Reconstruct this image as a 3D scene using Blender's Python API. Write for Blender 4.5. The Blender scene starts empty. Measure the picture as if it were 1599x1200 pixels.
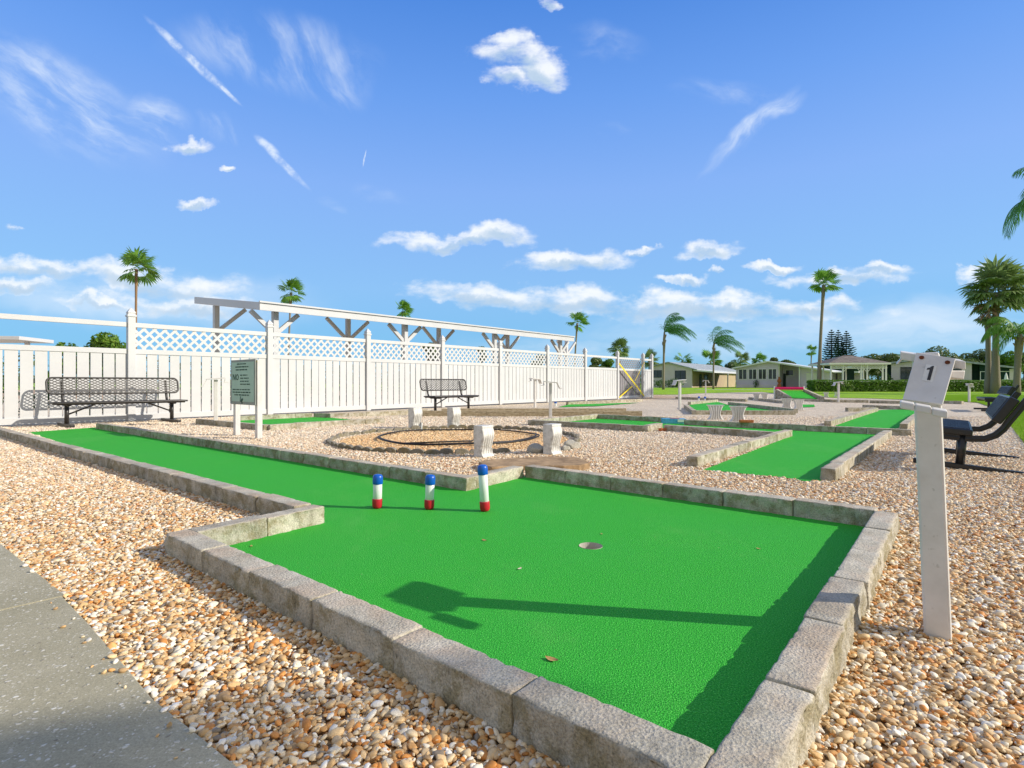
import bpy, bmesh, math, random
import numpy as np
from mathutils import Vector, Matrix, noise as mnoise
random.seed(7)
rng = np.random.default_rng(11)
SC = bpy.context.scene
COL = SC.collection
R = math.radians

# ------------------------------------------------------------------ camera
H = 0.75          # eye height above the gravel, metres
F = 876.0         # focal length in pixels of a 1599 px wide picture
HY = 598.0        # horizon row
cam = bpy.data.cameras.new("camera")
cam.sensor_width = 36.0
cam.lens = 36.0 * F / 1599.0
cam.shift_y = -2.0 / 1599.0
cam.clip_start = 0.02
cam.clip_end = 6000
camo = bpy.data.objects.new("camera", cam)
COL.objects.link(camo)
camo.location = (0, 0, H)
camo.rotation_euler = (R(90), 0, 0)
SC.camera = camo

# ------------------------------------------------------------------ sun, sky, exposure
SUN_AZ = math.atan2(0.986, -0.165)      # clockwise from +Y
SUN_EL = R(27.0)
sl = bpy.data.lights.new("sun", 'SUN')
sl.energy = 4.6
sl.angle = R(0.5)
sl.color = (1.0, 0.92, 0.79)
so = bpy.data.objects.new("sun", sl)
COL.objects.link(so)
sd = Vector((math.sin(SUN_AZ) * math.cos(SUN_EL), math.cos(SUN_AZ) * math.cos(SUN_EL), math.sin(SUN_EL)))
so.rotation_euler = sd.to_track_quat('Z', 'Y').to_euler()
so.location = sd * 60
SC.view_settings.view_transform = 'Standard'
SC.view_settings.look = 'None'
SC.view_settings.exposure = 0.12
SC.view_settings.gamma = 1.0
SKY_STRENGTH = 0.12


def build_world():
    w = bpy.data.worlds.new("World")
    SC.world = w
    w.use_nodes = True
    nt = w.node_tree
    N, L = nt.nodes, nt.links
    N.clear()

    def val(node, i, x):
        if isinstance(x, bpy.types.NodeSocket):
            L.new(x, node.inputs[i])
        else:
            node.inputs[i].default_value = x

    def m(op, a, b=0.0, c=None, clamp=False):
        n = N.new('ShaderNodeMath'); n.operation = op; n.use_clamp = clamp
        val(n, 0, a); val(n, 1, b)
        if c is not None: val(n, 2, c)
        return n.outputs[0]

    def vm(op, a, b=None):
        n = N.new('ShaderNodeVectorMath'); n.operation = op
        val(n, 0, a)
        if b is not None: val(n, 1, b)
        return n.outputs['Value'] if op == 'LENGTH' else n.outputs[0]

    def smooth(x, lo, hi):
        n = N.new('ShaderNodeMapRange'); n.interpolation_type = 'SMOOTHSTEP'
        val(n, 0, x); n.inputs[1].default_value = lo; n.inputs[2].default_value = hi
        return n.outputs[0]

    def mix(f, a, b):
        n = N.new('ShaderNodeMix'); n.data_type = 'RGBA'
        val(n, 0, f); val(n, 6, a); val(n, 7, b)
        return n.outputs[2]

    def fbm(vec, scale, detail=6, rough=0.6, dist=0.0, col=False):
        n = N.new('ShaderNodeTexNoise')
        L.new(vec, n.inputs['Vector']); n.inputs['Scale'].default_value = scale
        n.inputs['Detail'].default_value = detail; n.inputs['Roughness'].default_value = rough
        n.inputs['Distortion'].default_value = dist
        return n.outputs['Color'] if col else n.outputs['Fac']

    tc = N.new('ShaderNodeTexCoord')
    sx = N.new('ShaderNodeSeparateXYZ'); L.new(tc.outputs['Generated'], sx.inputs[0])
    dy = m('MAXIMUM', sx.outputs[1], 0.02)
    front = smooth(sx.outputs[1], 0.02, 0.2)
    cp = N.new('ShaderNodeCombineXYZ')
    L.new(m('DIVIDE', sx.outputs[0], dy), cp.inputs[0]); L.new(m('DIVIDE', sx.outputs[2], dy), cp.inputs[1])
    p = cp.outputs[0]
    warp = vm('SCALE', vm('SUBTRACT', fbm(p, 9.0, 5, 0.6, col=True), (0.5, 0.5, 0.5)))
    warp.node.inputs['Scale'].default_value = 0.10
    pw = vm('ADD', p, warp)

    def blob(src, px, py, rx, ry, ang=0.0):
        v = vm('SUBTRACT', src, ((px - 800) / F, (598 - py) / F, 0))
        if ang:
            r = N.new('ShaderNodeVectorRotate'); r.rotation_type = 'Z_AXIS'
            L.new(v, r.inputs['Vector']); r.inputs['Angle'].default_value = R(ang)
            v = r.outputs[0]
        v = vm('MULTIPLY', v, (F / rx, F / ry, 0))
        return m('SUBTRACT', 1.0, vm('LENGTH', v)), v

    # --- heaped clouds: (px, py, rx, ry, turn)
    puffs = [(778, 75, 52, 30, -20), (846, 104, 52, 30, 25), (796, 118, 48, 24, 10), (814, 84, 44, 26, 0), (862, 14, 26, 12, 20),
             (715, 375, 135, 17, 0), (780, 369, 60, 22, 0), (892, 403, 120, 19, -4), (1000, 388, 34, 7, 0),
             (1106, 398, 60, 17, -8), (1072, 438, 42, 9, 0), (1120, 429, 18, 6, 0), (1212, 411, 52, 10, -6),
             (1320, 428, 125, 19, -3), (1370, 415, 60, 14, 0), (1525, 428, 46, 14, -10), (760, 463, 150, 28, 4),
             (910, 472, 260, 30, 3), (1020, 477, 150, 26, 2), (1110, 482, 290, 26, 0), (1280, 481, 100, 18, 0),
             (296, 222, 42, 14, 0), (303, 312, 40, 11, 0), (22, 348, 18, 7, 0), (365, 251, 16, 6, 0),
             (70, 420, 150, 22, 6), (240, 440, 160, 28, 5), (40, 448, 90, 16, 5), (160, 482, 80, 12, 3), (300, 476, 140, 20, 3)]
    acc = None; low = None
    for b in puffs:
        d, v = blob(pw, *b)
        acc = d if acc is None else m('MAXIMUM', acc, d)
        s = N.new('ShaderNodeSeparateXYZ'); L.new(v, s.inputs[0])
        # how far below the middle of its own cloud this direction lies (cloud bases are greyer)
        g = m('MULTIPLY', m('MAXIMUM', d, 0.0), m('SUBTRACT', 0.2, s.outputs[1]))
        low = g if low is None else m('MAXIMUM', low, g)
    stretch = vm('MULTIPLY', p, (1.0, 2.1, 1.0))
    rag = m('SUBTRACT', fbm(stretch, 12.0, 9, 0.58), 0.49)
    dens = m('ADD', m('MINIMUM', acc, 0.55), m('MULTIPLY', rag, 2.1))
    inside = smooth(acc, -0.12, 0.10)
    puff = m('MULTIPLY', m('MULTIPLY', smooth(dens, 0.0, 0.80), inside), 0.93)

    # --- wisps and trails
    wm = vm('SCALE', vm('SUBTRACT', fbm(p, 6.0, 4, 0.55, col=True), (0.5, 0.5, 0.5))); wm.node.inputs['Scale'].default_value = 0.07
    pm = vm('ADD', p, wm)
    def streak(turn, along, across, scale, detail=6):
        r = N.new('ShaderNodeVectorRotate'); r.rotation_type = 'Z_AXIS'
        L.new(pm, r.inputs['Vector']); r.inputs['Angle'].default_value = R(turn)
        return fbm(vm('MULTIPLY', r.outputs[0], (along, across, 1)), scale, detail, 0.6, 0.3)

    pww = vm('ADD', p, vm('SCALE', warp)); pww_n = pww.node
    pww_n.inputs[1].links[0].from_node.inputs['Scale'].default_value = 0.16
    wisps = None
    groups = [
        (streak(31, 0.22, 1.0, 16), 0.44, 0.86, 0.85, [(95, 150, 210, 85, 31), (150, 215, 70, 17, 33), (240, 190, 70, 50, 30)]),
        (streak(60, 0.25, 1.0, 13), 0.46, 0.90, 0.62, [(430, 80, 200, 75, 8), (540, 110, 60, 80, 0), (340, 200, 50, 22, 20)]),
        (streak(-42, 0.25, 1.0, 15), 0.40, 0.80, 0.88, [(1168, 202, 118, 20, -42), (1215, 170, 60, 16, -30)]),
        (streak(12, 0.3, 1.0, 14), 0.46, 0.9, 0.42, [(1150, 150, 110, 30, 8), (1180, 180, 40, 60, -20)]),
        (streak(0, 0.22, 1.0, 7), 0.36, 0.75, 0.62, [(1450, 512, 330, 62, -3), (1180, 520, 380, 44, 0), (1000, 545, 420, 30, 0), (200, 460, 380, 60, 4)]),
        (streak(0, 0.5, 1.0, 9), 0.50, 0.9, 0.35, [(940, 70, 90, 40, 0), (590, 300, 60, 20, 10), (520, 320, 30, 10, 30), (960, 200, 40, 20, 0)]),
    ]
    for nz, lo, hi, amt, bl in groups:
        a = None
        for b in bl:
            d, _ = blob(pm, *b)
            a = d if a is None else m('MAXIMUM', a, d)
        q = m('MULTIPLY', smooth(a, 0.0, 0.75), m('MULTIPLY', smooth(nz, lo - 0.06, hi - 0.08), amt))
        wisps = q if wisps is None else m('MAXIMUM', wisps, q)
    tr = fbm(p, 38.0, 4, 0.6)
    for b in [(296, 90, 104, 9.5, 43), (352, 142, 40, 4.5, 42), (443, 256, 66, 7, 46.5), (418, 226, 30, 8, 40), (569, 248, 16, 1.6, 100)]:
        d, _ = blob(pww, *b)
        q = m('MULTIPLY', smooth(d, 0.0, 0.7), m('ADD', 0.16, m('MULTIPLY', smooth(tr, 0.34, 0.66), 0.62)))
        wisps = m('MAXIMUM', wisps, q)

    sky = N.new('ShaderNodeTexSky'); sky.sky_type = 'NISHITA'
    sky.sun_disc = False; sky.sun_elevation = SUN_EL; sky.sun_rotation = SUN_AZ
    sky.air_density = 1.0; sky.dust_density = 0.6; sky.ozone_density = 2.0; sky.altitude = 0
    # the air of that afternoon: hue by height over the horizon
    el = sx.outputs[2]
    cr = N.new('ShaderNodeValToRGB')
    L.new(el, cr.inputs[0])
    e = cr.color_ramp.elements
    e[0].position = 0.0; e[0].color = SKY_TINT[0] + (1,)
    e[1].position = 0.62; e[1].color = SKY_TINT[-1] + (1,)
    for pos, c in zip((0.06, 0.16, 0.32, 0.45), SKY_TINT[1:-1]):
        k = e.new(pos); k.color = c + (1,)
    tint = N.new('ShaderNodeMix'); tint.data_type = 'RGBA'; tint.blend_type = 'MULTIPLY'
    tint.inputs[0].default_value = 1.0
    L.new(sky.outputs[0], tint.inputs[6]); L.new(cr.outputs[0], tint.inputs[7])
    # hazy blue of that afternoon mixed in by height
    evr = N.new('ShaderNodeValToRGB'); L.new(el, evr.inputs[0])
    ee = evr.color_ramp.elements
    ee[0].position = 0.0; ee[0].color = SKY_COL[0] + (1,)
    ee[1].position = 0.62; ee[1].color = SKY_COL[-1] + (1,)
    for pos, c in zip((0.06, 0.16, 0.32, 0.45), SKY_COL[1:-1]):
        k = ee.new(pos); k.color = c + (1,)
    sc_ = N.new('ShaderNodeVectorMath'); sc_.operation = 'SCALE'; sc_.inputs['Scale'].default_value = 1.0 / SKY_STRENGTH
    L.new(evr.outputs[0], sc_.inputs[0])
    base = mix(0.86, tint.outputs[2], sc_.outputs[0])
    k = 1.0 / SKY_STRENGTH
    # unseen pale cloud added behind the viewer and overhead as neutral fill light
    back = m('MULTIPLY', smooth(m('ADD', m('MULTIPLY', sx.outputs[1], -1.0), m('MULTIPLY', sx.outputs[2], 0.55)), 0.05, 0.55), smooth(m('ADD', sx.outputs[2], 0.02), 0.0, 0.08))
    bn = fbm(tc.outputs['Generated'], 3.5, 6, 0.6)
    back = m('MULTIPLY', back, m('ADD', 0.55, m('MULTIPLY', smooth(bn, 0.4, 0.6), 0.4)))
    base = mix(back, base, (BACK_FILL[0] * k, BACK_FILL[1] * k, BACK_FILL[2] * k, 1))
    white = (0.90 * k, 0.93 * k, 0.96 * k, 1); grey = (0.36 * k, 0.53 * k, 0.72 * k, 1)
    shade = smooth(low, 0.04, 0.36)
    ccol = mix(m('MULTIPLY', shade, 0.75), white, grey)
    out = mix(m('MULTIPLY', wisps, front), base, (0.80 * k, 0.88 * k, 0.97 * k, 1))
    out = mix(m('MULTIPLY', puff, front), out, ccol)
    bg = N.new('ShaderNodeBackground'); bg.inputs['Strength'].default_value = SKY_STRENGTH
    L.new(out, bg.inputs[0])
    wo = N.new('ShaderNodeOutputWorld'); L.new(bg.outputs[0], wo.inputs[0])


BACK_FILL = (0.56, 0.52, 0.42)
SKY_TINT = [(0.75, 0.95, 1.0), (0.8, 0.95, 1.0), (0.9, 0.95, 1.0), (0.9, 0.95, 1.05), (0.85, 0.95, 1.05), (0.8, 0.9, 1.0)]
SKY_COL = [(0.27, 0.57, 0.80), (0.18, 0.50, 0.84), (0.25, 0.52, 0.90), (0.235, 0.445, 0.92), (0.145, 0.35, 0.87), (0.045, 0.21, 0.71)]
build_world()

# ------------------------------------------------------------------ pixel helpers and the course's own axes
A = Vector((0.622, 0.783, 0))      # along the fence and the long kerbs
Nn = Vector((0.783, -0.622, 0))    # square to it, towards the right


def G(px, py, z=0.0):
    """point at height z seen at this pixel"""
    Y = F * (H - z) / (py - HY)
    return Vector(((px - 800) / F * Y, Y, z))


def P(px, py, Y):
    return Vector(((px - 800) / F * Y, Y, H - (py - HY) * Y / F))


# ------------------------------------------------------------------ materials
MATS = {}


class NT:
    def __init__(s, name):
        s.m = bpy.data.materials.new(name); s.m.use_nodes = True
        s.t = s.m.node_tree; s.N = s.t.nodes; s.L = s.t.links
        s.b = s.N['Principled BSDF']

    def set(s, node, i, x):
        if isinstance(x, bpy.types.NodeSocket): s.L.new(x, node.inputs[i])
        else: node.inputs[i].default_value = x

    def coord(s, kind='Object', scale=(1, 1, 1)):
        if kind == 'Position':
            g = s.N.new('ShaderNodeNewGeometry'); o = g.outputs['Position']
        else:
            o = s.N.new('ShaderNodeTexCoord').outputs[kind]
        mp = s.N.new('ShaderNodeMapping'); s.L.new(o, mp.inputs[0]); mp.inputs['Scale'].default_value = scale
        return mp.outputs[0]

    def noise(s, vec, scale, detail=4, rough=0.55, color=False):
        n = s.N.new('ShaderNodeTexNoise'); s.L.new(vec, n.inputs['Vector'])
        n.inputs['Scale'].default_value = scale; n.inputs['Detail'].default_value = detail; n.inputs['Roughness'].default_value = rough
        return n.outputs['Color' if color else 'Fac']

    def vor(s, vec, scale, feature='F1'):
        n = s.N.new('ShaderNodeTexVoronoi'); n.feature = feature
        s.L.new(vec, n.inputs['Vector']); n.inputs['Scale'].default_value = scale
        return n

    def ramp(s, fac, stops, interp='LINEAR'):
        n = s.N.new('ShaderNodeValToRGB'); s.set(n, 0, fac); n.color_ramp.interpolation = interp
        e = n.color_ramp.elements
        e[0].position = stops[0][0]; e[0].color = tuple(stops[0][1]) + (1,)
        e[1].position = stops[-1][0]; e[1].color = tuple(stops[-1][1]) + (1,)
        for p_, c in stops[1:-1]:
            k = e.new(p_); k.color = tuple(c) + (1,)
        return n.outputs[0]

    def mix(s, f, a, b, mode='MIX'):
        n = s.N.new('ShaderNodeMix'); n.data_type = 'RGBA'; n.blend_type = mode
        s.set(n, 0, f)
        s.set(n, 6, a if isinstance(a, bpy.types.NodeSocket) else tuple(a) + (1,))
        s.set(n, 7, b if isinstance(b, bpy.types.NodeSocket) else tuple(b) + (1,))
        return n.outputs[2]

    def math(s, op, a, b=0.0, clamp=False):
        n = s.N.new('ShaderNodeMath'); n.operation = op; n.use_clamp = clamp
        s.set(n, 0, a); s.set(n, 1, b); return n.outputs[0]

    def step(s, x, lo, hi):
        n = s.N.new('ShaderNodeMapRange'); n.interpolation_type = 'SMOOTHSTEP'
        s.set(n, 0, x); n.inputs[1].default_value = lo; n.inputs[2].default_value = hi
        return n.outputs[0]

    def bump(s, h, dist, strength=1.0, prev=None):
        n = s.N.new('ShaderNodeBump'); n.inputs['Distance'].default_value = dist; n.inputs['Strength'].default_value = strength
        s.L.new(h, n.inputs['Height'])
        if prev is not None: s.L.new(prev, n.inputs['Normal'])
        return n.outputs[0]

    def rand(s):
        return s.N.new('ShaderNodeObjectInfo').outputs['Random']

    def fin(s, col, rough=0.6, normal=None, spec=0.3, metal=0.0):
        s.set(s.b, 'Base Color', col if isinstance(col, bpy.types.NodeSocket) else tuple(col) + (1,))
        s.set(s.b, 'Roughness', rough); s.b.inputs['Specular IOR Level'].default_value = spec; s.b.inputs['Metallic'].default_value = metal
        if normal is not None: s.L.new(normal, s.b.inputs['Normal'])
        return s.m


def plain(name, col, rough=0.5, spec=0.3, var=0.10, scale=6.0, bump=0.0, kind='Object'):
    n = NT(name); c = n.coord(kind)
    f = n.noise(c, scale, 5, 0.6)
    d = tuple(x * (1 - var) for x in col); l = tuple(min(1, x * (1 + var)) for x in col)
    cc = n.ramp(f, [(0.3, d), (0.7, l)])
    nm = n.bump(n.noise(c, scale * 8, 3), bump) if bump else None
    return n.fin(cc, rough, nm, spec)


def mat_white():
    n = NT('white_vinyl'); c = n.coord('Position')
    f = n.noise(c, 1.3, 5, 0.6); g = n.noise(n.coord('Position', (9, 9, 0.6)), 3.0, 4)
    col = n.ramp(f, [(0.3, (0.57, 0.575, 0.58)), (0.7, (0.625, 0.63, 0.64))])
    col = n.mix(n.math('MULTIPLY', n.step(g, 0.62, 0.8), 0.20), col, (0.55, 0.52, 0.46))
    return n.fin(col, 0.38, None, 0.4)


def mat_paint_worn():
    n = NT('worn_white_paint'); c = n.coord('Object')
    f = n.noise(c, 9, 6, 0.65); g = n.noise(c, 45, 3)
    col = n.ramp(f, [(0.3, (0.60, 0.58, 0.55)), (0.65, (0.70, 0.68, 0.655))])
    col = n.mix(n.math('MULTIPLY', n.step(g, 0.66, 0.74), 0.5), col, (0.40, 0.38, 0.34))
    return n.fin(col, 0.45, n.bump(g, 0.0006), 0.35)


def mat_pedestal():
    n = NT('weathered_white_concrete'); c = n.coord('Object')
    f = n.noise(c, 14, 6, 0.7)
    col = n.ramp(f, [(0.32, (0.42, 0.40, 0.36)), (0.5, (0.66, 0.65, 0.61)), (0.7, (0.78, 0.77, 0.74))])
    return n.fin(col, 0.55, n.bump(n.noise(c, 90, 3), 0.0015), 0.35)


def mat_carpet():
    n = NT('green_artificial_turf'); c = n.coord('Position')
    a = n.noise(c, 230, 3, 0.8); v = n.vor(c, 260); big = n.noise(c, 1.1, 4, 0.6); mid = n.noise(c, 14, 4, 0.65)
    col = n.ramp(a, [(0.30, (0.003, 0.10, 0.008)), (0.45, (0.024, 0.34, 0.026)), (0.57, (0.062, 0.53, 0.050)), (0.70, (0.26, 0.86, 0.20))])
    col = n.mix(n.math('MULTIPLY', n.step(big, 0.35, 0.7), 0.2), col, (0.05, 0.42, 0.07))
    col = n.mix(n.math('MULTIPLY', n.step(mid, 0.55, 0.75), 0.14), col, (0.010, 0.24, 0.035))
    # trodden, slightly sun-bleached lanes and tracked-in sand
    worn = n.noise(n.coord('Position', (0.9, 0.5, 1)), 1.7, 6, 0.7)
    col = n.mix(n.math('MULTIPLY', n.step(worn, 0.50, 0.72), 0.20), col, (0.20, 0.50, 0.12))
    g = n.vor(c, 17); gs = n.N.new('ShaderNodeSeparateColor'); n.L.new(g.outputs['Color'], gs.inputs[0])
    grit = n.math('MULTIPLY', n.math('SUBTRACT', 1.0, n.step(g.outputs['Distance'], 0.025, 0.05)), n.step(gs.outputs[0], 0.72, 0.74))
    col = n.mix(n.math('MULTIPLY', grit, 0.8), col, n.ramp(gs.outputs[1], [(0, (0.75, 0.70, 0.58)), (0.6, (0.45, 0.30, 0.14)), (1, (0.16, 0.10, 0.05))]))
    h = n.math('ADD', n.math('MULTIPLY', a, 0.7), v.outputs['Distance'])
    return n.fin(col, 0.75, n.bump(h, 0.0035, 0.7), 0.1)


def mat_concrete(name='weathered_concrete', warm=1.0, base=0.50):
    n = NT(name); c = n.coord('Object'); r = n.rand()
    off = n.N.new('ShaderNodeVectorMath'); off.operation = 'ADD'
    sc = n.N.new('ShaderNodeVectorMath'); sc.operation = 'SCALE'; sc.inputs[0].default_value = (17, 9, 5); n.L.new(r, sc.inputs['Scale'])
    n.L.new(c, off.inputs[0]); n.L.new(sc.outputs[0], off.inputs[1]); c = off.outputs[0]
    f = n.noise(c, 7, 7, 0.68); fine = n.noise(c, 170, 3, 0.7); peb = n.vor(c, 120)
    col = n.ramp(f, [(0.28, (base * 0.66, base * 0.60, base * 0.49)), (0.5, (base, base * 0.94, base * 0.80)), (0.72, (base * 1.32, base * 1.24, base * 1.08))])
    g = n.N.new('ShaderNodeNewGeometry'); sp = n.N.new('ShaderNodeSeparateXYZ'); n.L.new(g.outputs['Normal'], sp.inputs[0])
    top = n.step(sp.outputs[2], 0.5, 0.9)
    # reddish grit worn into the top, moss and damp on the sides
    grit = n.mix(n.math('MULTIPLY', n.step(n.noise(c, 5, 5, 0.6), 0.40, 0.68), 0.45 * warm), col, (0.50, 0.34, 0.23))
    moss = n.mix(n.math('MULTIPLY', n.step(n.noise(c, 9, 6, 0.7), 0.42, 0.62), 0.7), col, (0.22, 0.185, 0.085))
    moss = n.mix(n.math('MULTIPLY', n.step(n.noise(n.coord('Object', (14, 14, 4)), 2.0, 5, 0.7), 0.56, 0.70), 0.5), moss, (0.07, 0.066, 0.048))
    col = n.mix(top, moss, grit)
    sp_ = n.ramp(fine, [(0.30, (0.45, 0.44, 0.42)), (0.5, (1, 1, 0.98)), (0.70, (1.4, 1.36, 1.3))])
    col = n.mix(0.75, col, sp_, 'MULTIPLY')
    rv = n.ramp(r, [(0, (0.84, 0.84, 0.83)), (1, (1.12, 1.09, 1.04))])
    col = n.mix(0.85, col, rv, 'MULTIPLY')
    h = n.math('ADD', fine, n.math('MULTIPLY', peb.outputs['Distance'], 0.7))
    return n.fin(col, 0.9, n.bump(h, 0.0035, 0.8), 0.2)


def mat_path():
    n = NT('exposed_aggregate_concrete'); c = n.coord('Position')
    d = n.noise(c, 60, 3, color=True)
    w = n.N.new('ShaderNodeVectorMath'); w.operation = 'MULTIPLY_ADD'; n.L.new(d, w.inputs[0]); w.inputs[1].default_value = (0.02, 0.02, 0); n.L.new(c, w.inputs[2])
    v = n.vor(w.outputs[0], 62); v2 = n.vor(w.outputs[0], 130)
    rr = n.N.new('ShaderNodeSeparateColor'); n.L.new(v.outputs['Color'], rr.inputs[0])
    r2 = n.N.new('ShaderNodeSeparateColor'); n.L.new(v2.outputs['Color'], r2.inputs[0])
    chip = n.math('MULTIPLY', n.step(rr.outputs[0], 0.52, 0.56), n.math('SUBTRACT', 1.0, n.step(v.outputs['Distance'], 0.16, 0.34)))
    chip2 = n.math('MULTIPLY', n.step(r2.outputs[1], 0.62, 0.66), n.math('SUBTRACT', 1.0, n.step(v2.outputs['Distance'], 0.22, 0.38)))
    big = n.noise(c, 2.2, 5, 0.6); f = n.noise(c, 240, 3, 0.7)
    col = n.ramp(big, [(0.3, (0.36, 0.325, 0.215)), (0.7, (0.48, 0.435, 0.31))])
    col = n.mix(0.55, col, n.ramp(f, [(0.3, (0.5, 0.5, 0.5)), (0.7, (1.3, 1.3, 1.3))]), 'MULTIPLY')
    col = n.mix(n.math('MULTIPLY', n.math('MAXIMUM', chip, n.math('MULTIPLY', chip2, 0.75)), 0.95), col, n.ramp(rr.outputs[1], [(0, (0.76, 0.73, 0.64)), (0.7, (0.62, 0.57, 0.45)), (1, (0.24, 0.20, 0.14))]))
    return n.fin(col, 0.85, n.bump(n.math('ADD', f, chip), 0.002, 0.6), 0.25)


PAL = [(0.0, (0.68, 0.45, 0.21)), (0.18, (0.76, 0.56, 0.31)), (0.34, (0.62, 0.28, 0.075)), (0.46, (0.80, 0.66, 0.44)), (0.60, (0.84, 0.78, 0.64)),
       (0.72, (0.52, 0.35, 0.18)), (0.80, (0.70, 0.40, 0.15)), (0.88, (0.88, 0.85, 0.77)), (0.96, (0.30, 0.25, 0.19))]


def mat_ground():
    n = NT('river_gravel_far'); c = n.coord('Position')
    v = n.vor(c, 48); s = n.N.new('ShaderNodeSeparateColor'); n.L.new(v.outputs['Color'], s.inputs[0])
    col = n.ramp(s.outputs[0], PAL, 'CONSTANT')
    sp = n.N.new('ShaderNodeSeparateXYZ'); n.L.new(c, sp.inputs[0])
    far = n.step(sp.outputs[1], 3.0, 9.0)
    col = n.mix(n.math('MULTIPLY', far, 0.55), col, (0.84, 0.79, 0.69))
    big = n.noise(c, 0.5, 5, 0.6)
    col = n.mix(0.6, col, n.ramp(big, [(0.3, (0.86, 0.83, 0.79)), (0.7, (1.15, 1.14, 1.12))]), 'MULTIPLY')
    # bare orange sand shows through by the end of the fence
    sand = n.math('MULTIPLY', n.step(sp.outputs[1], 24, 29), n.math('SUBTRACT', 1.0, n.step(sp.outputs[0], 7.5, 11.0)))
    col = n.mix(n.math('MULTIPLY', sand, 0.7), col, (0.55, 0.33, 0.17))
    md = n.noise(n.coord('Position', (1, 0.8, 1)), 9, 5, 0.75)
    col = n.mix(0.85, col, n.ramp(md, [(0.32, (0.62, 0.58, 0.52)), (0.5, (1, 1, 1)), (0.68, (1.22, 1.2, 1.16))]), 'MULTIPLY')
    edge = n.step(v.outputs['Distance'], 0.35, 0.75)
    col = n.mix(n.math('MULTIPLY', edge, 0.45), col, (0.16, 0.12, 0.08))
    return n.fin(col, 0.75, n.bump(n.math('SUBTRACT', 1.0, v.outputs['Distance']), 0.012, 1.0), 0.25)


def mat_pebble():
    n = NT('river_pebble')
    a = n.N.new('ShaderNodeAttribute'); a.attribute_type = 'INSTANCER'; a.attribute_name = 'col'
    c = n.coord('Object'); f = n.noise(c, 2.2, 4, 0.65)
    col = n.mix(0.75, a.outputs['Color'], n.ramp(f, [(0.3, (0.72, 0.66, 0.6)), (0.7, (1.18, 1.14, 1.08))]), 'MULTIPLY')
    return n.fin(col, 0.55, None, 0.35)


def mat_lawn():
    n = NT('lawn_grass'); c = n.coord('Position')
    f = n.noise(c, 0.35, 6, 0.65); g = n.noise(n.coord('Position', (1, 0.35, 1)), 12, 5, 0.7)
    col = n.ramp(f, [(0.3, (0.22, 0.42, 0.012)), (0.55, (0.34, 0.56, 0.02)), (0.75, (0.46, 0.62, 0.05))])
    col = n.mix(0.8, col, n.ramp(g, [(0.3, (0.45, 0.5, 0.4)), (0.7, (1.3, 1.25, 1.2))]), 'MULTIPLY')
    return n.fin(col, 0.8, n.bump(n.noise(c, 60, 4, 0.7), 0.03, 1.0), 0.2)


def mat_leaf(name, c1, c2, c3=None, trans=0.25, rough=0.5):
    n = NT(name); c = n.coord('Position')
    f = n.noise(c, 3.0, 5, 0.7)
    st = [(0.28, c1), (0.52, c2), (0.75, c3 or tuple(x * 1.3 for x in c2))]
    m_ = n.fin(n.ramp(f, st), rough, None, 0.35)
    tr = n.N.new('ShaderNodeBsdfTranslucent'); tr.inputs[0].default_value = tuple(x * 1.6 for x in c2) + (1,)
    mx = n.N.new('ShaderNodeMixShader'); mx.inputs[0].default_value = trans
    o = n.N['Material Output']
    n.L.new(n.b.outputs[0], mx.inputs[1]); n.L.new(tr.outputs[0], mx.inputs[2]); n.L.new(mx.outputs[0], o.inputs[0])
    return m_


def mat_trunk(name, c1, c2, rings=9.0):
    n = NT(name); c = n.coord('Object', (2, 2, rings))
    f = n.noise(c, 9.0, 4, 0.7)
    return n.fin(n.ramp(f, [(0.25, c1), (0.75, c2)]), 0.9, n.bump(f, 0.03, 1.0), 0.15)


def mat_wood():
    n = NT('weathered_timber'); c = n.coord('Object', (1.2, 12, 12))
    f = n.noise(c, 4, 6, 0.7)
    col = n.ramp(f, [(0.3, (0.20, 0.15, 0.09)), (0.5, (0.42, 0.34, 0.22)), (0.72, (0.58, 0.50, 0.36))])
    return n.fin(col, 0.9, n.bump(f, 0.006), 0.15)


def mat_siding(name, col, pitch=5.0):
    n = NT(name); c = n.coord('Position')
    s = n.N.new('ShaderNodeSeparateXYZ'); n.L.new(c, s.inputs[0])
    w = n.math('FRACT', n.math('MULTIPLY', s.outputs[2], pitch))
    f = n.noise(c, 0.8, 4)
    cc = n.ramp(f, [(0.3, tuple(x * 0.92 for x in col)), (0.7, tuple(min(1, x * 1.06) for x in col))])
    cc = n.mix(n.math('MULTIPLY', n.math('SUBTRACT', 1.0, n.step(w, 0.0, 0.14)), 0.35), cc, tuple(x * 0.5 for x in col))
    return n.fin(cc, 0.6, n.bump(w, 0.02), 0.25)


def mat_shingle(name, col):
    n = NT(name); c = n.coord('Position', (1, 1, 3)); v = n.vor(c, 3.2); s = n.N.new('ShaderNodeSeparateColor'); n.L.new(v.outputs['Color'], s.inputs[0])
    cc = n.ramp(s.outputs[0], [(0, tuple(x * 0.75 for x in col)), (1, tuple(x * 1.2 for x in col))])
    return n.fin(cc, 0.85, n.bump(n.noise(c, 12, 4), 0.03), 0.2)


def mat_glass(name, col, rough=0.08):
    n = NT(name); c = n.coord('Position'); f = n.noise(c, 1.3, 3)
    return n.fin(n.ramp(f, [(0.35, tuple(x * 0.5 for x in col)), (0.7, tuple(x * 1.5 for x in col))]), rough, None, 0.7)


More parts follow.
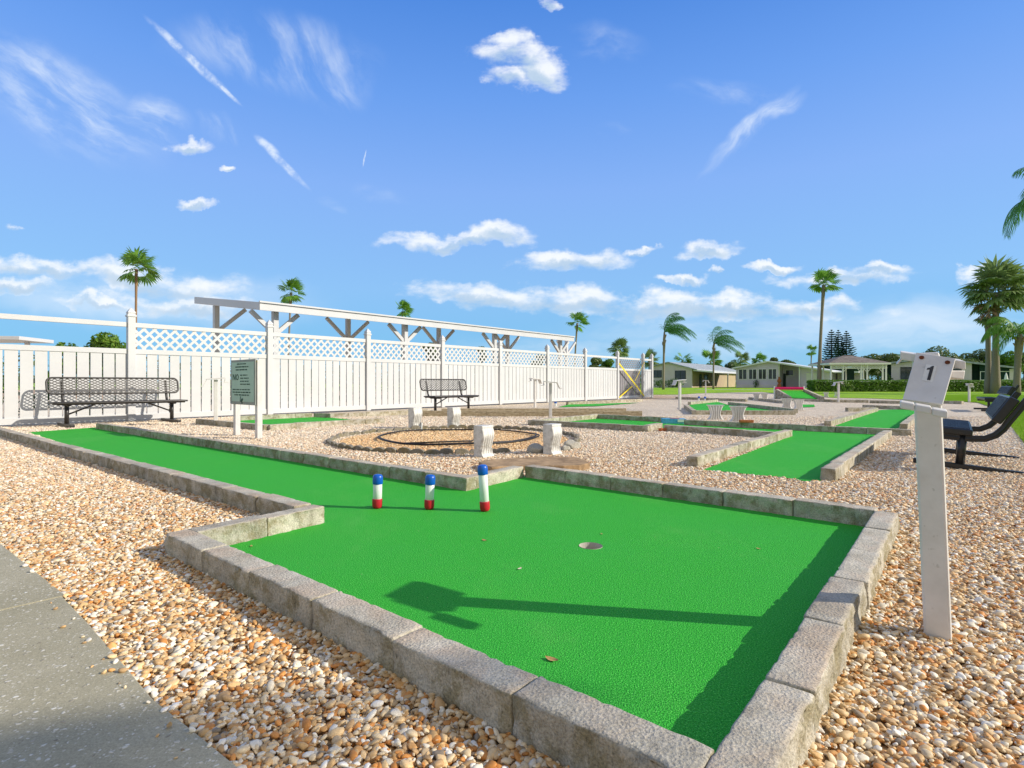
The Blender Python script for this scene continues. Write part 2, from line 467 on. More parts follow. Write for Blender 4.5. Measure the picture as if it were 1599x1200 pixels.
M = dict(
    white=mat_white(), paint=mat_paint_worn(), ped=mat_pedestal(), turf=mat_carpet(), conc=mat_concrete(), conc_pale=mat_concrete('pale_concrete', 0.5, 0.46),
    path=mat_path(), ground=mat_ground(), pebble=mat_pebble(), lawn=mat_lawn(), wood=mat_wood(),
    dark=plain('dark_brown_metal', (0.035, 0.031, 0.029), 0.38, 0.5, 0.25, 20),
    black=plain('black_coated_metal', (0.012, 0.013, 0.015), 0.32, 0.5, 0.2, 20),
    mesh=plain('plastic_coated_mesh', (0.038, 0.034, 0.032), 0.42, 0.45, 0.2, 20),
    meshblue=plain('black_coated_mesh', (0.030, 0.031, 0.034), 0.5, 0.5, 0.2, 20),
    blue=plain('blue_plastic', (0.004, 0.10, 0.52), 0.32, 0.5, 0.12, 20), red=plain('red_plastic', (0.52, 0.015, 0.03), 0.4, 0.4, 0.15, 30),
    pvc=plain('white_pvc', (0.76, 0.80, 0.78), 0.3, 0.5, 0.07, 12), lightblue=plain('light_blue_paint', (0.10, 0.36, 0.66), 0.5, 0.3, 0.3, 30),
    pink=plain('pink_carpet', (0.60, 0.02, 0.13), 0.8, 0.1, 0.3, 30), orange=plain('orange_brick', (0.52, 0.17, 0.07), 0.85, 0.1, 0.3, 30, 0.002),
    rust=plain('rusty_screw', (0.16, 0.045, 0.015), 0.8, 0.2, 0.4, 60), ink=plain('grey_black_vinyl', (0.05, 0.05, 0.055), 0.6, 0.2, 0.3, 90),
    sticker=plain('aged_white_sticker', (0.76, 0.75, 0.71), 0.5, 0.3, 0.05, 40),
    signgreen=plain('grey_green_sign_face', (0.40, 0.55, 0.47), 0.5, 0.3, 0.08, 3), signink=plain('dark_green_lettering', (0.022, 0.075, 0.056), 0.5, 0.2, 0.1, 20),
    signframe=plain('grey_sign_frame', (0.27, 0.29, 0.27), 0.55, 0.3, 0.15, 8),
    yellow=plain('yellow_caution_tape', (0.80, 0.62, 0.01), 0.35, 0.4, 0.15, 6), tan=plain('tan_wall', (0.46, 0.36, 0.25), 0.8, 0.2, 0.08, 0.8, 0, 'Position'),
    edging=mat_concrete('scalloped_edging_concrete', 0.2, 0.27), flag=plain('brown_flagstone', (0.37, 0.25, 0.14), 0.85, 0.2, 0.45, 9, 0.004),
    hose=plain('black_rubber_hose', (0.012, 0.011, 0.010), 0.5, 0.4, 0.2, 20), rock=plain('pale_rock', (0.60, 0.56, 0.47), 0.9, 0.1, 0.3, 12, 0.01),
    wall_grey=mat_siding('grey_white_siding', (0.72, 0.63, 0.69)), wall_blue=mat_siding('blue_grey_siding', (0.66, 0.58, 0.74)), trim=plain('white_trim', (0.80, 0.80, 0.79), 0.5, 0.3, 0.05, 1, 0, 'Position'),
    roof_grey=mat_shingle('grey_shingle', (0.36, 0.40, 0.43)), roof_brown=mat_shingle('brown_grey_shingle', (0.22, 0.19, 0.17)), roof_white=plain('white_metal_roof', (0.72, 0.74, 0.76), 0.4, 0.4, 0.08, 0.7, 0, 'Position'),
    glass=mat_glass('dark_window_glass', (0.030, 0.036, 0.036)), frame_dark=plain('dark_window_frame', (0.03, 0.045, 0.045), 0.5, 0.3, 0.1, 2), screen=plain('dark_green_screen', (0.012, 0.040, 0.032), 0.7, 0.2, 0.2, 2, 0, 'Position'),
    door_white=plain('pale_garage_door', (0.62, 0.60, 0.57), 0.5, 0.3, 0.06, 1, 0, 'Position'), terracotta=plain('terracotta', (0.36, 0.12, 0.05), 0.8, 0.2, 0.3, 6),
    shrub=mat_leaf('shrub_leaves', (0.020, 0.055, 0.012), (0.055, 0.12, 0.018), (0.12, 0.20, 0.03)),
    hedge=mat_leaf('hedge_leaves', (0.035, 0.10, 0.014), (0.11, 0.22, 0.02), (0.26, 0.38, 0.04)), hedgecore=plain('hedge_twigs', (0.020, 0.030, 0.012), 0.9, 0.1, 0.4, 2, 0, 'Position'),
    oak=mat_leaf('oak_leaves', (0.05, 0.085, 0.03), (0.12, 0.17, 0.05), (0.22, 0.27, 0.08)), pine=mat_leaf('pine_needles', (0.010, 0.035, 0.022), (0.025, 0.075, 0.045), (0.06, 0.12, 0.07), 0.12),
    fan=mat_leaf('fan_palm_leaves', (0.05, 0.14, 0.025), (0.15, 0.31, 0.045), (0.32, 0.46, 0.09), 0.3), cabbage=mat_leaf('cabbage_palm_leaves', (0.08, 0.13, 0.045), (0.20, 0.29, 0.10), (0.40, 0.45, 0.19)),
    queen=mat_leaf('queen_palm_leaves', (0.03, 0.12, 0.04), (0.08, 0.23, 0.07), (0.18, 0.34, 0.13), 0.35), skirt=plain('dead_palm_leaves', (0.30, 0.20, 0.10), 0.9, 0.1, 0.4, 5),
    palmtrunk=mat_trunk('grey_palm_bark', (0.17, 0.145, 0.115), (0.36, 0.31, 0.25)), bark=mat_trunk('brown_bark', (0.06, 0.045, 0.03), (0.16, 0.12, 0.08), 3), browntrunk=mat_trunk('brown_palm_bark', (0.20, 0.11, 0.055), (0.40, 0.27, 0.16)),
    dryleaf=plain('dry_leaf', (0.48, 0.30, 0.12), 0.8, 0.2, 0.3, 60), cream=plain('cream_petal', (0.70, 0.62, 0.45), 0.7, 0.2, 0.15, 60), cupwhite=plain('white_cup', (0.50, 0.47, 0.41), 0.5, 0.3, 0.1, 30),
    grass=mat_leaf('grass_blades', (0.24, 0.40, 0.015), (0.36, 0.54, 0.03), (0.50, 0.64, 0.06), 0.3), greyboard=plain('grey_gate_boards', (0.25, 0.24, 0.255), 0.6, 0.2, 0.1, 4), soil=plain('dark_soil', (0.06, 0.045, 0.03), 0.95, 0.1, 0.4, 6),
    road=plain('pale_concrete_road', (0.52, 0.50, 0.45), 0.9, 0.1, 0.1, 1, 0, 'Position'),
)


# ------------------------------------------------------------------ mesh building
class MB:
    def __init__(s): s.v = []; s.f = []; s.mi = []

    def add(s, verts, faces, mi=0):
        o = len(s.v); s.v += [tuple(x) for x in verts]
        s.f += [tuple(i + o for i in f) for f in faces]; s.mi += [mi] * len(faces); return s

    def box(s, c, d, rot=None, mi=0):
        """box at centre c with full sizes d, turned by rot (3x3)"""
        hx, hy, hz = d[0] / 2, d[1] / 2, d[2] / 2
        vs = [Vector((x, y, z)) for z in (-hz, hz) for x, y in ((-hx, -hy), (hx, -hy), (hx, hy), (-hx, hy))]
        if rot is not None: vs = [rot @ v for v in vs]
        c = Vector(c)
        return s.add([v + c for v in vs], [(3, 2, 1, 0), (4, 5, 6, 7), (0, 1, 5, 4), (1, 2, 6, 5), (2, 3, 7, 6), (3, 0, 4, 7)], mi)

    def bar(s, p, q, w, h, up=Vector((0, 0, 1)), mi=0):
        """square bar from p to q, w across and h along up"""
        p, q = Vector(p), Vector(q); d = q - p; L = d.length; x = d / L
        y = up.cross(x)
        if y.length < 1e-4: y = Vector((1, 0, 0)).cross(x)
        y.normalize(); z = x.cross(y)
        return s.box((p + q) / 2, (L, w, h), Matrix((x, y, z)).transposed(), mi)

    def tube(s, pts, r, n=8, mi=0, cap=True):
        pts = [Vector(p) for p in pts]; rs = r if isinstance(r, (list, tuple)) else [r] * len(pts)
        vs = []; pu = Vector((0, 0, 1)); dd = pts[-1] - pts[0]
        if abs(dd.z) > 0.8 * dd.length and dd.length > 0: pu = Vector((0, 1, 0))
        for i, p in enumerate(pts):
            t = (pts[min(i + 1, len(pts) - 1)] - pts[max(i - 1, 0)]).normalized()
            x = pu.cross(t)
            if x.length < 0.05: x = Vector((1, 0, 0)).cross(t) if abs(t.x) < 0.9 else Vector((0, 1, 0)).cross(t)
            x.normalize(); y = t.cross(x)
            for k in range(n):
                a = 2 * math.pi * k / n
                vs.append(p + (x * math.cos(a) + y * math.sin(a)) * rs[i])
        fs = []
        for i in range(len(pts) - 1):
            for k in range(n):
                fs.append((i * n + k, i * n + (k + 1) % n, (i + 1) * n + (k + 1) % n, (i + 1) * n + k))
        if cap:
            fs.append(tuple(range(n - 1, -1, -1))); fs.append(tuple(range((len(pts) - 1) * n, len(pts) * n)))
        return s.add(vs, fs, mi)

    def lathe(s, prof, c=(0, 0, 0), n=20, mi=0):
        c = Vector(c); vs = []; fs = []
        for r, z in prof:
            for k in range(n):
                a = 2 * math.pi * k / n; vs.append(c + Vector((r * math.cos(a), r * math.sin(a), z)))
        for i in range(len(prof) - 1):
            for k in range(n):
                fs.append((i * n + k, i * n + (k + 1) % n, (i + 1) * n + (k + 1) % n, (i + 1) * n + k))
        fs.append(tuple(range(n - 1, -1, -1))); fs.append(tuple(range((len(prof) - 1) * n, len(prof) * n)))
        return s.add(vs, fs, mi)

    def prism(s, poly, z0, z1, mi=0):
        n = len(poly)
        vs = [(p[0], p[1], z0) for p in poly] + [(p[0], p[1], z1) for p in poly]
        fs = [tuple(range(n - 1, -1, -1)), tuple(range(n, 2 * n))] + [(i, (i + 1) % n, n + (i + 1) % n, n + i) for i in range(n)]
        return s.add(vs, fs, mi)

    def extrude(s, poly3, off, mi=0):
        """planar polygon in 3-D thickened by the vector off"""
        n = len(poly3); off = Vector(off)
        vs = [Vector(p) for p in poly3] + [Vector(p) + off for p in poly3]
        fs = [tuple(range(n - 1, -1, -1)), tuple(range(n, 2 * n))] + [(i, (i + 1) % n, n + (i + 1) % n, n + i) for i in range(n)]
        return s.add(vs, fs, mi)

    def build(s, name, mats, parent=None, smooth=False, loc=None, rot=None, bevel=0.0, fix=True):
        me = bpy.data.meshes.new(name); me.from_pydata(s.v, [], s.f)
        mats = mats if isinstance(mats, (list, tuple)) else [mats]
        for m_ in mats: me.materials.append(M[m_] if isinstance(m_, str) else m_)
        if len(mats) > 1: me.polygons.foreach_set('material_index', s.mi)
        if fix:
            bm = bmesh.new(); bm.from_mesh(me); bmesh.ops.recalc_face_normals(bm, faces=bm.faces); bm.to_mesh(me); bm.free()
        if smooth: me.polygons.foreach_set('use_smooth', [True] * len(me.polygons))
        o = bpy.data.objects.new(name, me); COL.objects.link(o)
        if parent is not None: o.parent = parent
        if loc is not None: o.location = loc
        if rot is not None: o.rotation_euler = rot
        if bevel:
            b = o.modifiers.new('bevel', 'BEVEL'); b.width = bevel; b.segments = 2; b.limit_method = 'ANGLE'; b.angle_limit = R(40)
        return o


def tag(o, label, cat, group=None, kind=None):
    if label: o['label'] = label
    if cat: o['category'] = cat
    if group: o['group'] = group
    if kind: o['kind'] = kind
    return o


def struct(o):
    o['kind'] = 'structure'; return o


def thing(name, label, cat, loc=(0, 0, 0), rz=0.0, group=None):
    o = bpy.data.objects.new(name, None); COL.objects.link(o)
    o.location = loc; o.rotation_euler = (0, 0, rz); o.empty_display_size = 0.2
    return tag(o, label, cat, group)


def copy_tree(o, parent=None):
    c = o.copy(); COL.objects.link(c)
    if parent is not None: c.parent = parent
    for ch in o.children: copy_tree(ch, c)
    return c


ORD = ['first', 'second', 'third', 'fourth', 'fifth', 'sixth', 'seventh', 'eighth', 'ninth', 'tenth', 'eleventh', 'twelfth', 'thirteenth', 'fourteenth',
       'fifteenth', 'sixteenth', 'seventeenth', 'eighteenth', 'nineteenth', 'twentieth'] + ['twenty-' + x for x in ('first', 'second', 'third', 'fourth', 'fifth', 'sixth', 'seventh', 'eighth', 'ninth')] + \
      ['thirtieth'] + ['thirty-' + x for x in ('first', 'second', 'third', 'fourth', 'fifth', 'sixth', 'seventh', 'eighth', 'ninth')]


def xy(v): return Vector((v[0], v[1], 0))


def line_hit(p, d, q, e):
    """crossing of two plan lines"""
    det = d.x * -e.y + d.y * e.x
    w = q - p
    t = (w.x * -e.y + w.y * e.x) / det
    return p + d * t


def grow(poly, off):
    """plan polygon pushed outwards"""
    n = len(poly); area = sum(poly[i].x * poly[(i + 1) % n].y - poly[(i + 1) % n].x * poly[i].y for i in range(n))
    sg = 1 if area > 0 else -1; out = []
    for i in range(n):
        p0, p1, p2 = poly[i - 1], poly[i], poly[(i + 1) % n]
        d1 = xy(p1 - p0).normalized(); d2 = xy(p2 - p1).normalized()
        n1 = Vector((d1.y, -d1.x, 0)) * sg; n2 = Vector((d2.y, -d2.x, 0)) * sg
        b = (n1 + n2)
        b = b / max(0.35, (1 + n1.dot(n2)))
        out.append(xy(p1) + b * off)
    return out


def inside(poly, X, Y):
    """which of the plan points lie in the polygon"""
    r = np.zeros(X.shape, bool); n = len(poly); j = n - 1
    for i in range(n):
        xi, yi, xj, yj = poly[i][0], poly[i][1], poly[j][0], poly[j][1]
        c = ((yi > Y) != (yj > Y)) & (X < (xj - xi) * (Y - yi) / ((yj - yi) if yj != yi else 1e-9) + xi)
        r ^= c; j = i
    return r


def fill(name, outer, holes, z, mat):
    bm = bmesh.new()
    for loop in [outer] + holes:
        vs = [bm.verts.new((p[0], p[1], z)) for p in loop]
        for i in range(len(vs)): bm.edges.new((vs[i], vs[(i + 1) % len(vs)]))
    bmesh.ops.triangle_fill(bm, use_beauty=True, use_dissolve=False, edges=bm.edges[:])
    bmesh.ops.recalc_face_normals(bm, faces=bm.faces)
    if bm.faces and sum(f.normal.z for f in bm.faces) < 0: bmesh.ops.reverse_faces(bm, faces=bm.faces)
    me = bpy.data.meshes.new(name); bm.to_mesh(me); bm.free(); me.materials.append(M[mat])
    o = bpy.data.objects.new(name, me); COL.objects.link(o); return o


# ------------------------------------------------------------------ kerbs
K = 0.09            # kerb top above the gravel
KW = 0.105          # kerb width
BL = 0.42           # block length


def block_mesh(seed, name):
    """one cast block, worn edges, the +y face rough"""
    rd = random.Random(seed); bm = bmesh.new()
    nx, ny, nz = 22, 7, 8
    L_, W_, Z0, Z1 = BL, KW, -0.06, K
    bmesh.ops.create_cube(bm, size=1.0)
    bmesh.ops.scale(bm, vec=(L_ - 0.005, W_, Z1 - Z0), verts=bm.verts)
    bmesh.ops.translate(bm, vec=(0, 0, (Z0 + Z1) / 2), verts=bm.verts)
    bmesh.ops.bevel(bm, geom=bm.edges[:] , offset=0.006, segments=2, affect='EDGES', profile=0.6)
    for ax, cuts, lo, hi in (('x', nx, -L_ / 2 + .008, L_ / 2 - .008), ('y', ny, -W_ / 2 + .008, W_ / 2 - .008), ('z', nz, Z0 + .01, Z1 - .008)):
        for i in range(1, cuts):
            t = lo + (hi - lo) * i / cuts
            co = {'x': (t, 0, 0), 'y': (0, t, 0), 'z': (0, 0, t)}[ax]; no = {'x': (1, 0, 0), 'y': (0, 1, 0), 'z': (0, 0, 1)}[ax]
            bmesh.ops.bisect_plane(bm, geom=bm.verts[:] + bm.edges[:] + bm.faces[:], plane_co=co, plane_no=no)
    bm.normal_update()
    o_ = Vector((seed * 3.7, seed * 1.9, 0))
    chips = [(Vector((rd.uniform(-L_ / 2, L_ / 2), rd.choice((-1, 1)) * W_ / 2, Z1)), rd.uniform(0.006, 0.014)) for _ in range(6)]
    chips += [(Vector((rd.choice((-1, 1)) * L_ / 2, rd.choice((-1, 1)) * W_ / 2, rd.uniform(0.02, Z1))), rd.uniform(0.010, 0.02)) for _ in range(3)]
    off = []
    for v in bm.verts:
        d = mnoise.noise((v.co + o_) * 60) * 0.0011 + mnoise.noise((v.co + o_) * 18) * 0.0014
        if v.normal.y > 0.4: d += mnoise.noise((v.co + o_) * 30) * 0.009 + mnoise.noise((v.co + o_) * 75) * 0.004 - 0.003
        p_ = v.normal * d
        for c, r_ in chips:
            q = (v.co - c).length
            if q < r_: p_ += (Vector((0, 0, (Z0 + Z1) / 2)) + Vector((v.co.x, 0, 0)) - v.co).normalized() * (r_ - q) * 0.45
        off.append(p_)
    for v, p_ in zip(bm.verts, off): v.co += p_
    me = bpy.data.meshes.new(name); bm.to_mesh(me); bm.free(); me.materials.append(M['conc'])
    me.polygons.foreach_set('use_smooth', [True] * len(me.polygons))
    return me


BLOCKS = [block_mesh(i + 1, 'kerb_block') for i in range(6)]
BLOCKS_FAR = []
for i in range(3):
    b_ = MB().box((0, 0, 0.015), (BL - 0.006, KW, 0.15)); o_ = b_.build('kerb_block', 'conc'); BLOCKS_FAR.append(o_.data); bpy.data.objects.remove(o_)


def run(p0, p1, ref, where, frm, t0=0.0, t1=0.0, far=False, blk=BL, z=0.0, flip=False):
    """a row of kerb blocks: p0->p1 is the visible top edge, the blocks lie on the side of ref; t0/t1 trim the ends"""
    p0, p1 = xy(p0), xy(p1); d = (p1 - p0); L_ = d.length; d.normalize()
    s = Vector((-d.y, d.x, 0))
    if s.dot(xy(ref) - p0) < 0: s = -s
    p0 = p0 + d * t0; L_ = L_ - t0 - t1
    n = max(1, round(L_ / blk)); st = L_ / n; ang = math.atan2(d.y, d.x)
    out = s.x * d.y - s.y * d.x      # sign: is +local y the visible edge side?
    for i in range(n):
        c = p0 + d * (st * (i + 0.5)) + s * (KW / 2 + random.uniform(-0.003, 0.003))
        me = random.choice(BLOCKS_FAR if far else BLOCKS)
        o = bpy.data.objects.new('kerb_block', me); COL.objects.link(o)
        fl = math.pi if (out < 0) != flip else 0
        o.location = (c.x, c.y, z + random.uniform(-0.004, 0.003)); o.rotation_euler = (random.uniform(-.012, .012), random.uniform(-.006, .006), ang + fl + random.uniform(-.008, .008))
        o.scale = (st / BL, 1, 1)
        lab = f"concrete kerb block, {ORD[i]} from {frm} along {where}" if n > 1 else f"single concrete kerb block at {where}"
        tag(o, lab, 'kerb block', f"kerb blocks along {where}")


def k(px, py): return G(px, py, K)


REFA = G(900, 870)
# nearest green: its plan lines
fo_p, fo_q = k(357, 879), k(783, 1077); fo_d = xy(fo_q - fo_p).normalized()
ri_p, ri_q = k(1117, 1169), k(1367, 797); ri_d = xy(ri_q - ri_p).normalized()
fs = line_hit(xy(fo_p), fo_d, xy(k(257, 832)), Vector((fo_d.y, -fo_d.x, 0)))
corner = line_hit(xy(fo_p), fo_d, xy(ri_p), ri_d)
REF_R = ri_p + Vector((2, -0.5, 0))
run(fs, corner, REFA, 'the front edge of the nearest green', 'the left')
run(corner, ri_q, REF_R, 'the right edge of the nearest green', 'the camera', flip=True)
run(k(819, 728), k(1367, 798), G(1100, 680), 'the far edge of the nearest green', 'the left')
run(k(150, 661), k(729, 747), G(500, 670), 'the fairway edge under the rules sign', 'the fence')
run(k(729, 747), k(819, 728), G(700, 700), 'the short step behind the pegs', 'the pegs', t0=KW)
run(k(-14, 668), k(459, 792), G(500, 740), 'the left fairway edge by the path', 'the fence')
run(k(310, 832), k(509, 790.6), G(300, 780), 'the short step left of the pegs', 'the front', t0=0.0)
# second green, right of the middle
run(k(1089.6, 714), k(1238, 671.4), G(1000, 700), 'the left edge of the second green', 'the camera')
run(k(1036, 664), k(1209, 675), G(1150, 650), 'the narrow lane of the second green', 'the left')
run(k(1068, 655.7), k(1353, 668.5), G(1200, 640), 'the far edge of the second green', 'the left')
run(k(1353, 668.5), k(1424, 671.5), G(1400, 650), 'the far corner of the second green', 'the left')
run(k(1281, 731), k(1379, 671.5), G(1500, 720), 'the right edge of the second green', 'the camera')
run(k(824, 656), k(1012, 665.5), G(950, 640), 'the front of the pedestal green', 'the left')
run(k(1012, 665.5), k(1036, 661), G(900, 655), 'the right end of the pedestal green', 'the camera', t0=KW)
run(k(824, 656), k(931, 646.6), G(980, 655), 'the left end of the pedestal green', 'the camera', t0=KW)
run(k(931, 647), k(1066, 653.6), G(1000, 630), 'the back of the pedestal green', 'the left')
# third green
run(k(1298, 657.8), k(1372, 637), G(1250, 640), 'the left edge of the third green', 'the camera', far=True)
run(k(1405, 661.7), k(1432, 643), G(1500, 650), 'the right edge of the third green', 'the camera', far=True)
run(k(1347, 632.3), k(1432, 635.6), G(1390, 620), 'the far edge of the third green', 'the left', far=True)
run(k(1325, 637), k(1370, 636.5), G(1340, 630), 'the back left of the third green', 'the left', far=True)
# angled green in the middle distance
run(k(1081, 641), k(1243, 641.5), G(1160, 632), 'the front of the angled green', 'the left', far=True)
run(k(1068, 632), k(1081, 641), G(1130, 634), 'the left corner of the angled green', 'the back', far=True)
run(k(1137, 628), k(1199, 634.5), G(1190, 625), 'the far right of the angled green', 'the left', far=True)
run(k(1199, 634.5), k(1240, 639), G(1250, 632), 'the right corner of the angled green', 'the left', far=True)
run(k(1079, 628), k(1122, 624.3), G(1090, 622), 'the back left of the angled green', 'the left', far=True)
run(k(1055, 620), k(1165, 623.6), G(1100, 615), 'the row behind the blue pegs', 'the left', far=True)
run(k(1169, 620.6), k(1222, 626), G(1200, 615), 'the row left of the ramp', 'the left', far=True)
run(k(1300, 624.5), k(1357, 625), G(1330, 615), 'the row right of the ramp', 'the left', far=True)
run(k(1358, 625.5), k(1410, 626.5), G(1380, 615), 'the row behind green three', 'the left', far=True)
run(k(1470, 626), k(1502, 627), G(1490, 615), 'the lawn row right of the stand', 'the left', far=True)
run(k(1236, 622.5), k(1300, 624.3), G(1270, 612), 'the foot of the ramp', 'the left', far=True)
# green by the fence, left
run(k(305, 654.6), k(412, 663.6), G(380, 645), 'the left end of the fence green', 'the left')
run(k(412, 664), k(602, 653), G(480, 640), 'the front of the green by the fence', 'the left', t0=KW)
run(k(375, 650), k(488, 645.4), G(430, 635), 'the back of the green by the fence', 'the left', far=True)
run(k(490, 645.4), k(516, 645.8), G(505, 638), 'the step of the green by the fence', 'the left', far=True)
run(k(516, 646.2), k(672, 639.8), G(600, 630), 'the fence foot left of the timbers', 'the left', far=True)
run(k(888, 628), k(1004, 623.4), G(940, 618), 'the fence foot by the gate', 'the left', far=True)

# ------------------------------------------------------------------ carpets, ground, path, lawn
cup_c = G(923, 853); CUP_R = 0.054
circ = [(cup_c.x + CUP_R * math.cos(2 * math.pi * i / 32), cup_c.y + CUP_R * math.sin(2 * math.pi * i / 32)) for i in range(32)]
circ_big = [(cup_c.x + 0.058 * math.cos(2 * math.pi * i / 32), cup_c.y + 0.058 * math.sin(2 * math.pi * i / 32)) for i in range(32)]
front_in = line_hit(xy(fo_p) + Vector((-fo_d.y, fo_d.x, 0)) * KW, fo_d, xy(k(310, 832)), xy(k(509, 790.6) - k(310, 832)).normalized())
polyA = [xy(ri_p), xy(k(1366, 798)), xy(k(819, 728)), xy(k(729, 747)), xy(G(150, 669)), xy(G(47, 675.5)), xy(k(484, 785)), xy(k(509, 790.6)), xy(front_in)]
gA = grow(polyA, 0.04)
gA[4] = xy(G(152, 667.5)); gA[5] = xy(G(44, 675.5))
green = fill('putting_green', [(p.x, p.y) for p in gA], [circ], 0.0, 'turf')
tag(green, 'large bright green turf putting surface nearest the camera, with a hole in it', 'putting green')
cup = MB()
n_ = 32; cv = []; cf = []
for r_, z_ in ((CUP_R, 0.002), (CUP_R, -0.10)):
    cv += [(cup_c.x + r_ * math.cos(2 * math.pi * i / n_), cup_c.y + r_ * math.sin(2 * math.pi * i / n_), z_) for i in range(n_)]
cf = [(i, n_ + i, n_ + (i + 1) % n_, (i + 1) % n_) for i in range(n_)] + [tuple(range(n_, 2 * n_))]
cup.add(cv, cf); cup.build('hole_cup', 'cupwhite', green, fix=False)


def carpet(pts, label, off=0.03, z=0.0):
    g = grow([xy(p) for p in pts], off)
    o = fill('putting_green', [(p.x, p.y) for p in g], [], z, 'turf')
    tag(o, label, 'putting green'); return g


carp = [gA]
carp.append(carpet([G(838, 662), G(934, 651.5), G(1070, 659), G(1353, 674.5), G(1384, 677), G(1282, 751), G(1258, 751.5), G(1220, 745), G(1180, 742), G(1140, 737.5), G(1098, 734), G(1236, 681), G(1212, 682.5), G(1040, 669.5), G(1014, 672)],
                   'green turf putting surface right of the middle, with a narrow lane', 0.0))
carp.append(carpet([G(1303, 665.5), G(1400, 671), G(1442, 643.5), G(1434, 639), G(1374, 640.5)], 'green turf putting surface far right, behind the second one', 0.0))
carp.append(carpet([k(1081, 641), k(1068, 632), k(1079, 628), k(1122, 624.3), k(1137, 628), k(1199, 634.5), k(1243, 641.5)], 'angled green turf surface with blue pegs at its back', -0.02))
carp.append(carpet([k(412, 663), k(330, 655), k(375, 650), k(488, 645.4), k(516, 646), k(602, 652.5)], 'green turf surface beside the white fence, behind the rules sign', 0.0))
carp.append(carpet([G(872, 636), G(888, 632), G(960, 630), G(1000, 629), G(930, 634.5)], 'thin green turf strip at the fence foot behind the two stands', 0.0))
carp.append(carpet([G(1246, 636.5), G(1250, 632), G(1272, 632), G(1273, 635.5)], 'small green turf patch right of the flared white pedestals', 0.0))

path_edge = [G(-140, 790), G(-60, 815), G(0, 850), G(45, 886), G(95, 930), G(140, 978), G(185, 1030), G(215, 1066), G(240, 1096), G(300, 1143), G(372, 1202), G(600, 1400)]
path_poly = [(p.x, p.y) for p in path_edge] + [(0.3, 0.2), (-1, -3), (-9, -3), (-9, path_edge[0].y)]
# split along the joint
j0, j1 = G(100, 933), G(0, 956); jd = xy(j1 - j0).normalized(); jfar = xy(j0) + jd * 8
i_j = 4
far_part = [(p.x, p.y) for p in path_edge[:i_j]] + [(j0.x + .003, j0.y + .006), (jfar.x, jfar.y + 0.006), (-9, path_edge[0].y)]
near_part = [(j0.x, j0.y - 0.006)] + [(p.x, p.y) for p in path_edge[5:]] + [(0.3, 0.2), (-1, -3), (-9, -3), (jfar.x, jfar.y - 0.006)]
for pl in (far_part, near_part):
    struct(MB().prism(pl, -0.05, 0.006).build('path', 'path', bevel=0.004))
lawn_edge = [G(1010, 616.5), G(1060, 616.5), G(1090, 614.5), G(1150, 613), G(1190, 612.3), G(1225, 616), G(1300, 621.2), G(1360, 622.3), G(1430, 624.6), G(1500, 627), G(1528, 629), G(1548, 636), G(1564, 648), G(1580, 667), G(1600, 692), G(1640, 745), G(1760, 900)]
lawn_poly = [(p.x, p.y) for p in lawn_edge] + [(30, 1), (900, 1), (900, 3000), (-900, 3000), (-900, 60), (-30, 60), (lawn_edge[0].x - 1.5, lawn_edge[0].y + 4)]
struct(fill('lawn', lawn_poly, [], 0.0, 'lawn'))
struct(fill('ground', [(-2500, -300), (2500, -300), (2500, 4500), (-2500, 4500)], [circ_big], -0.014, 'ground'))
struct(MB().prism([(20, 60), (48, 57), (75, 50), (75, 51.4), (48, 58.6), (20, 61.6)], -0.02, 0.012).build('road', 'road'))


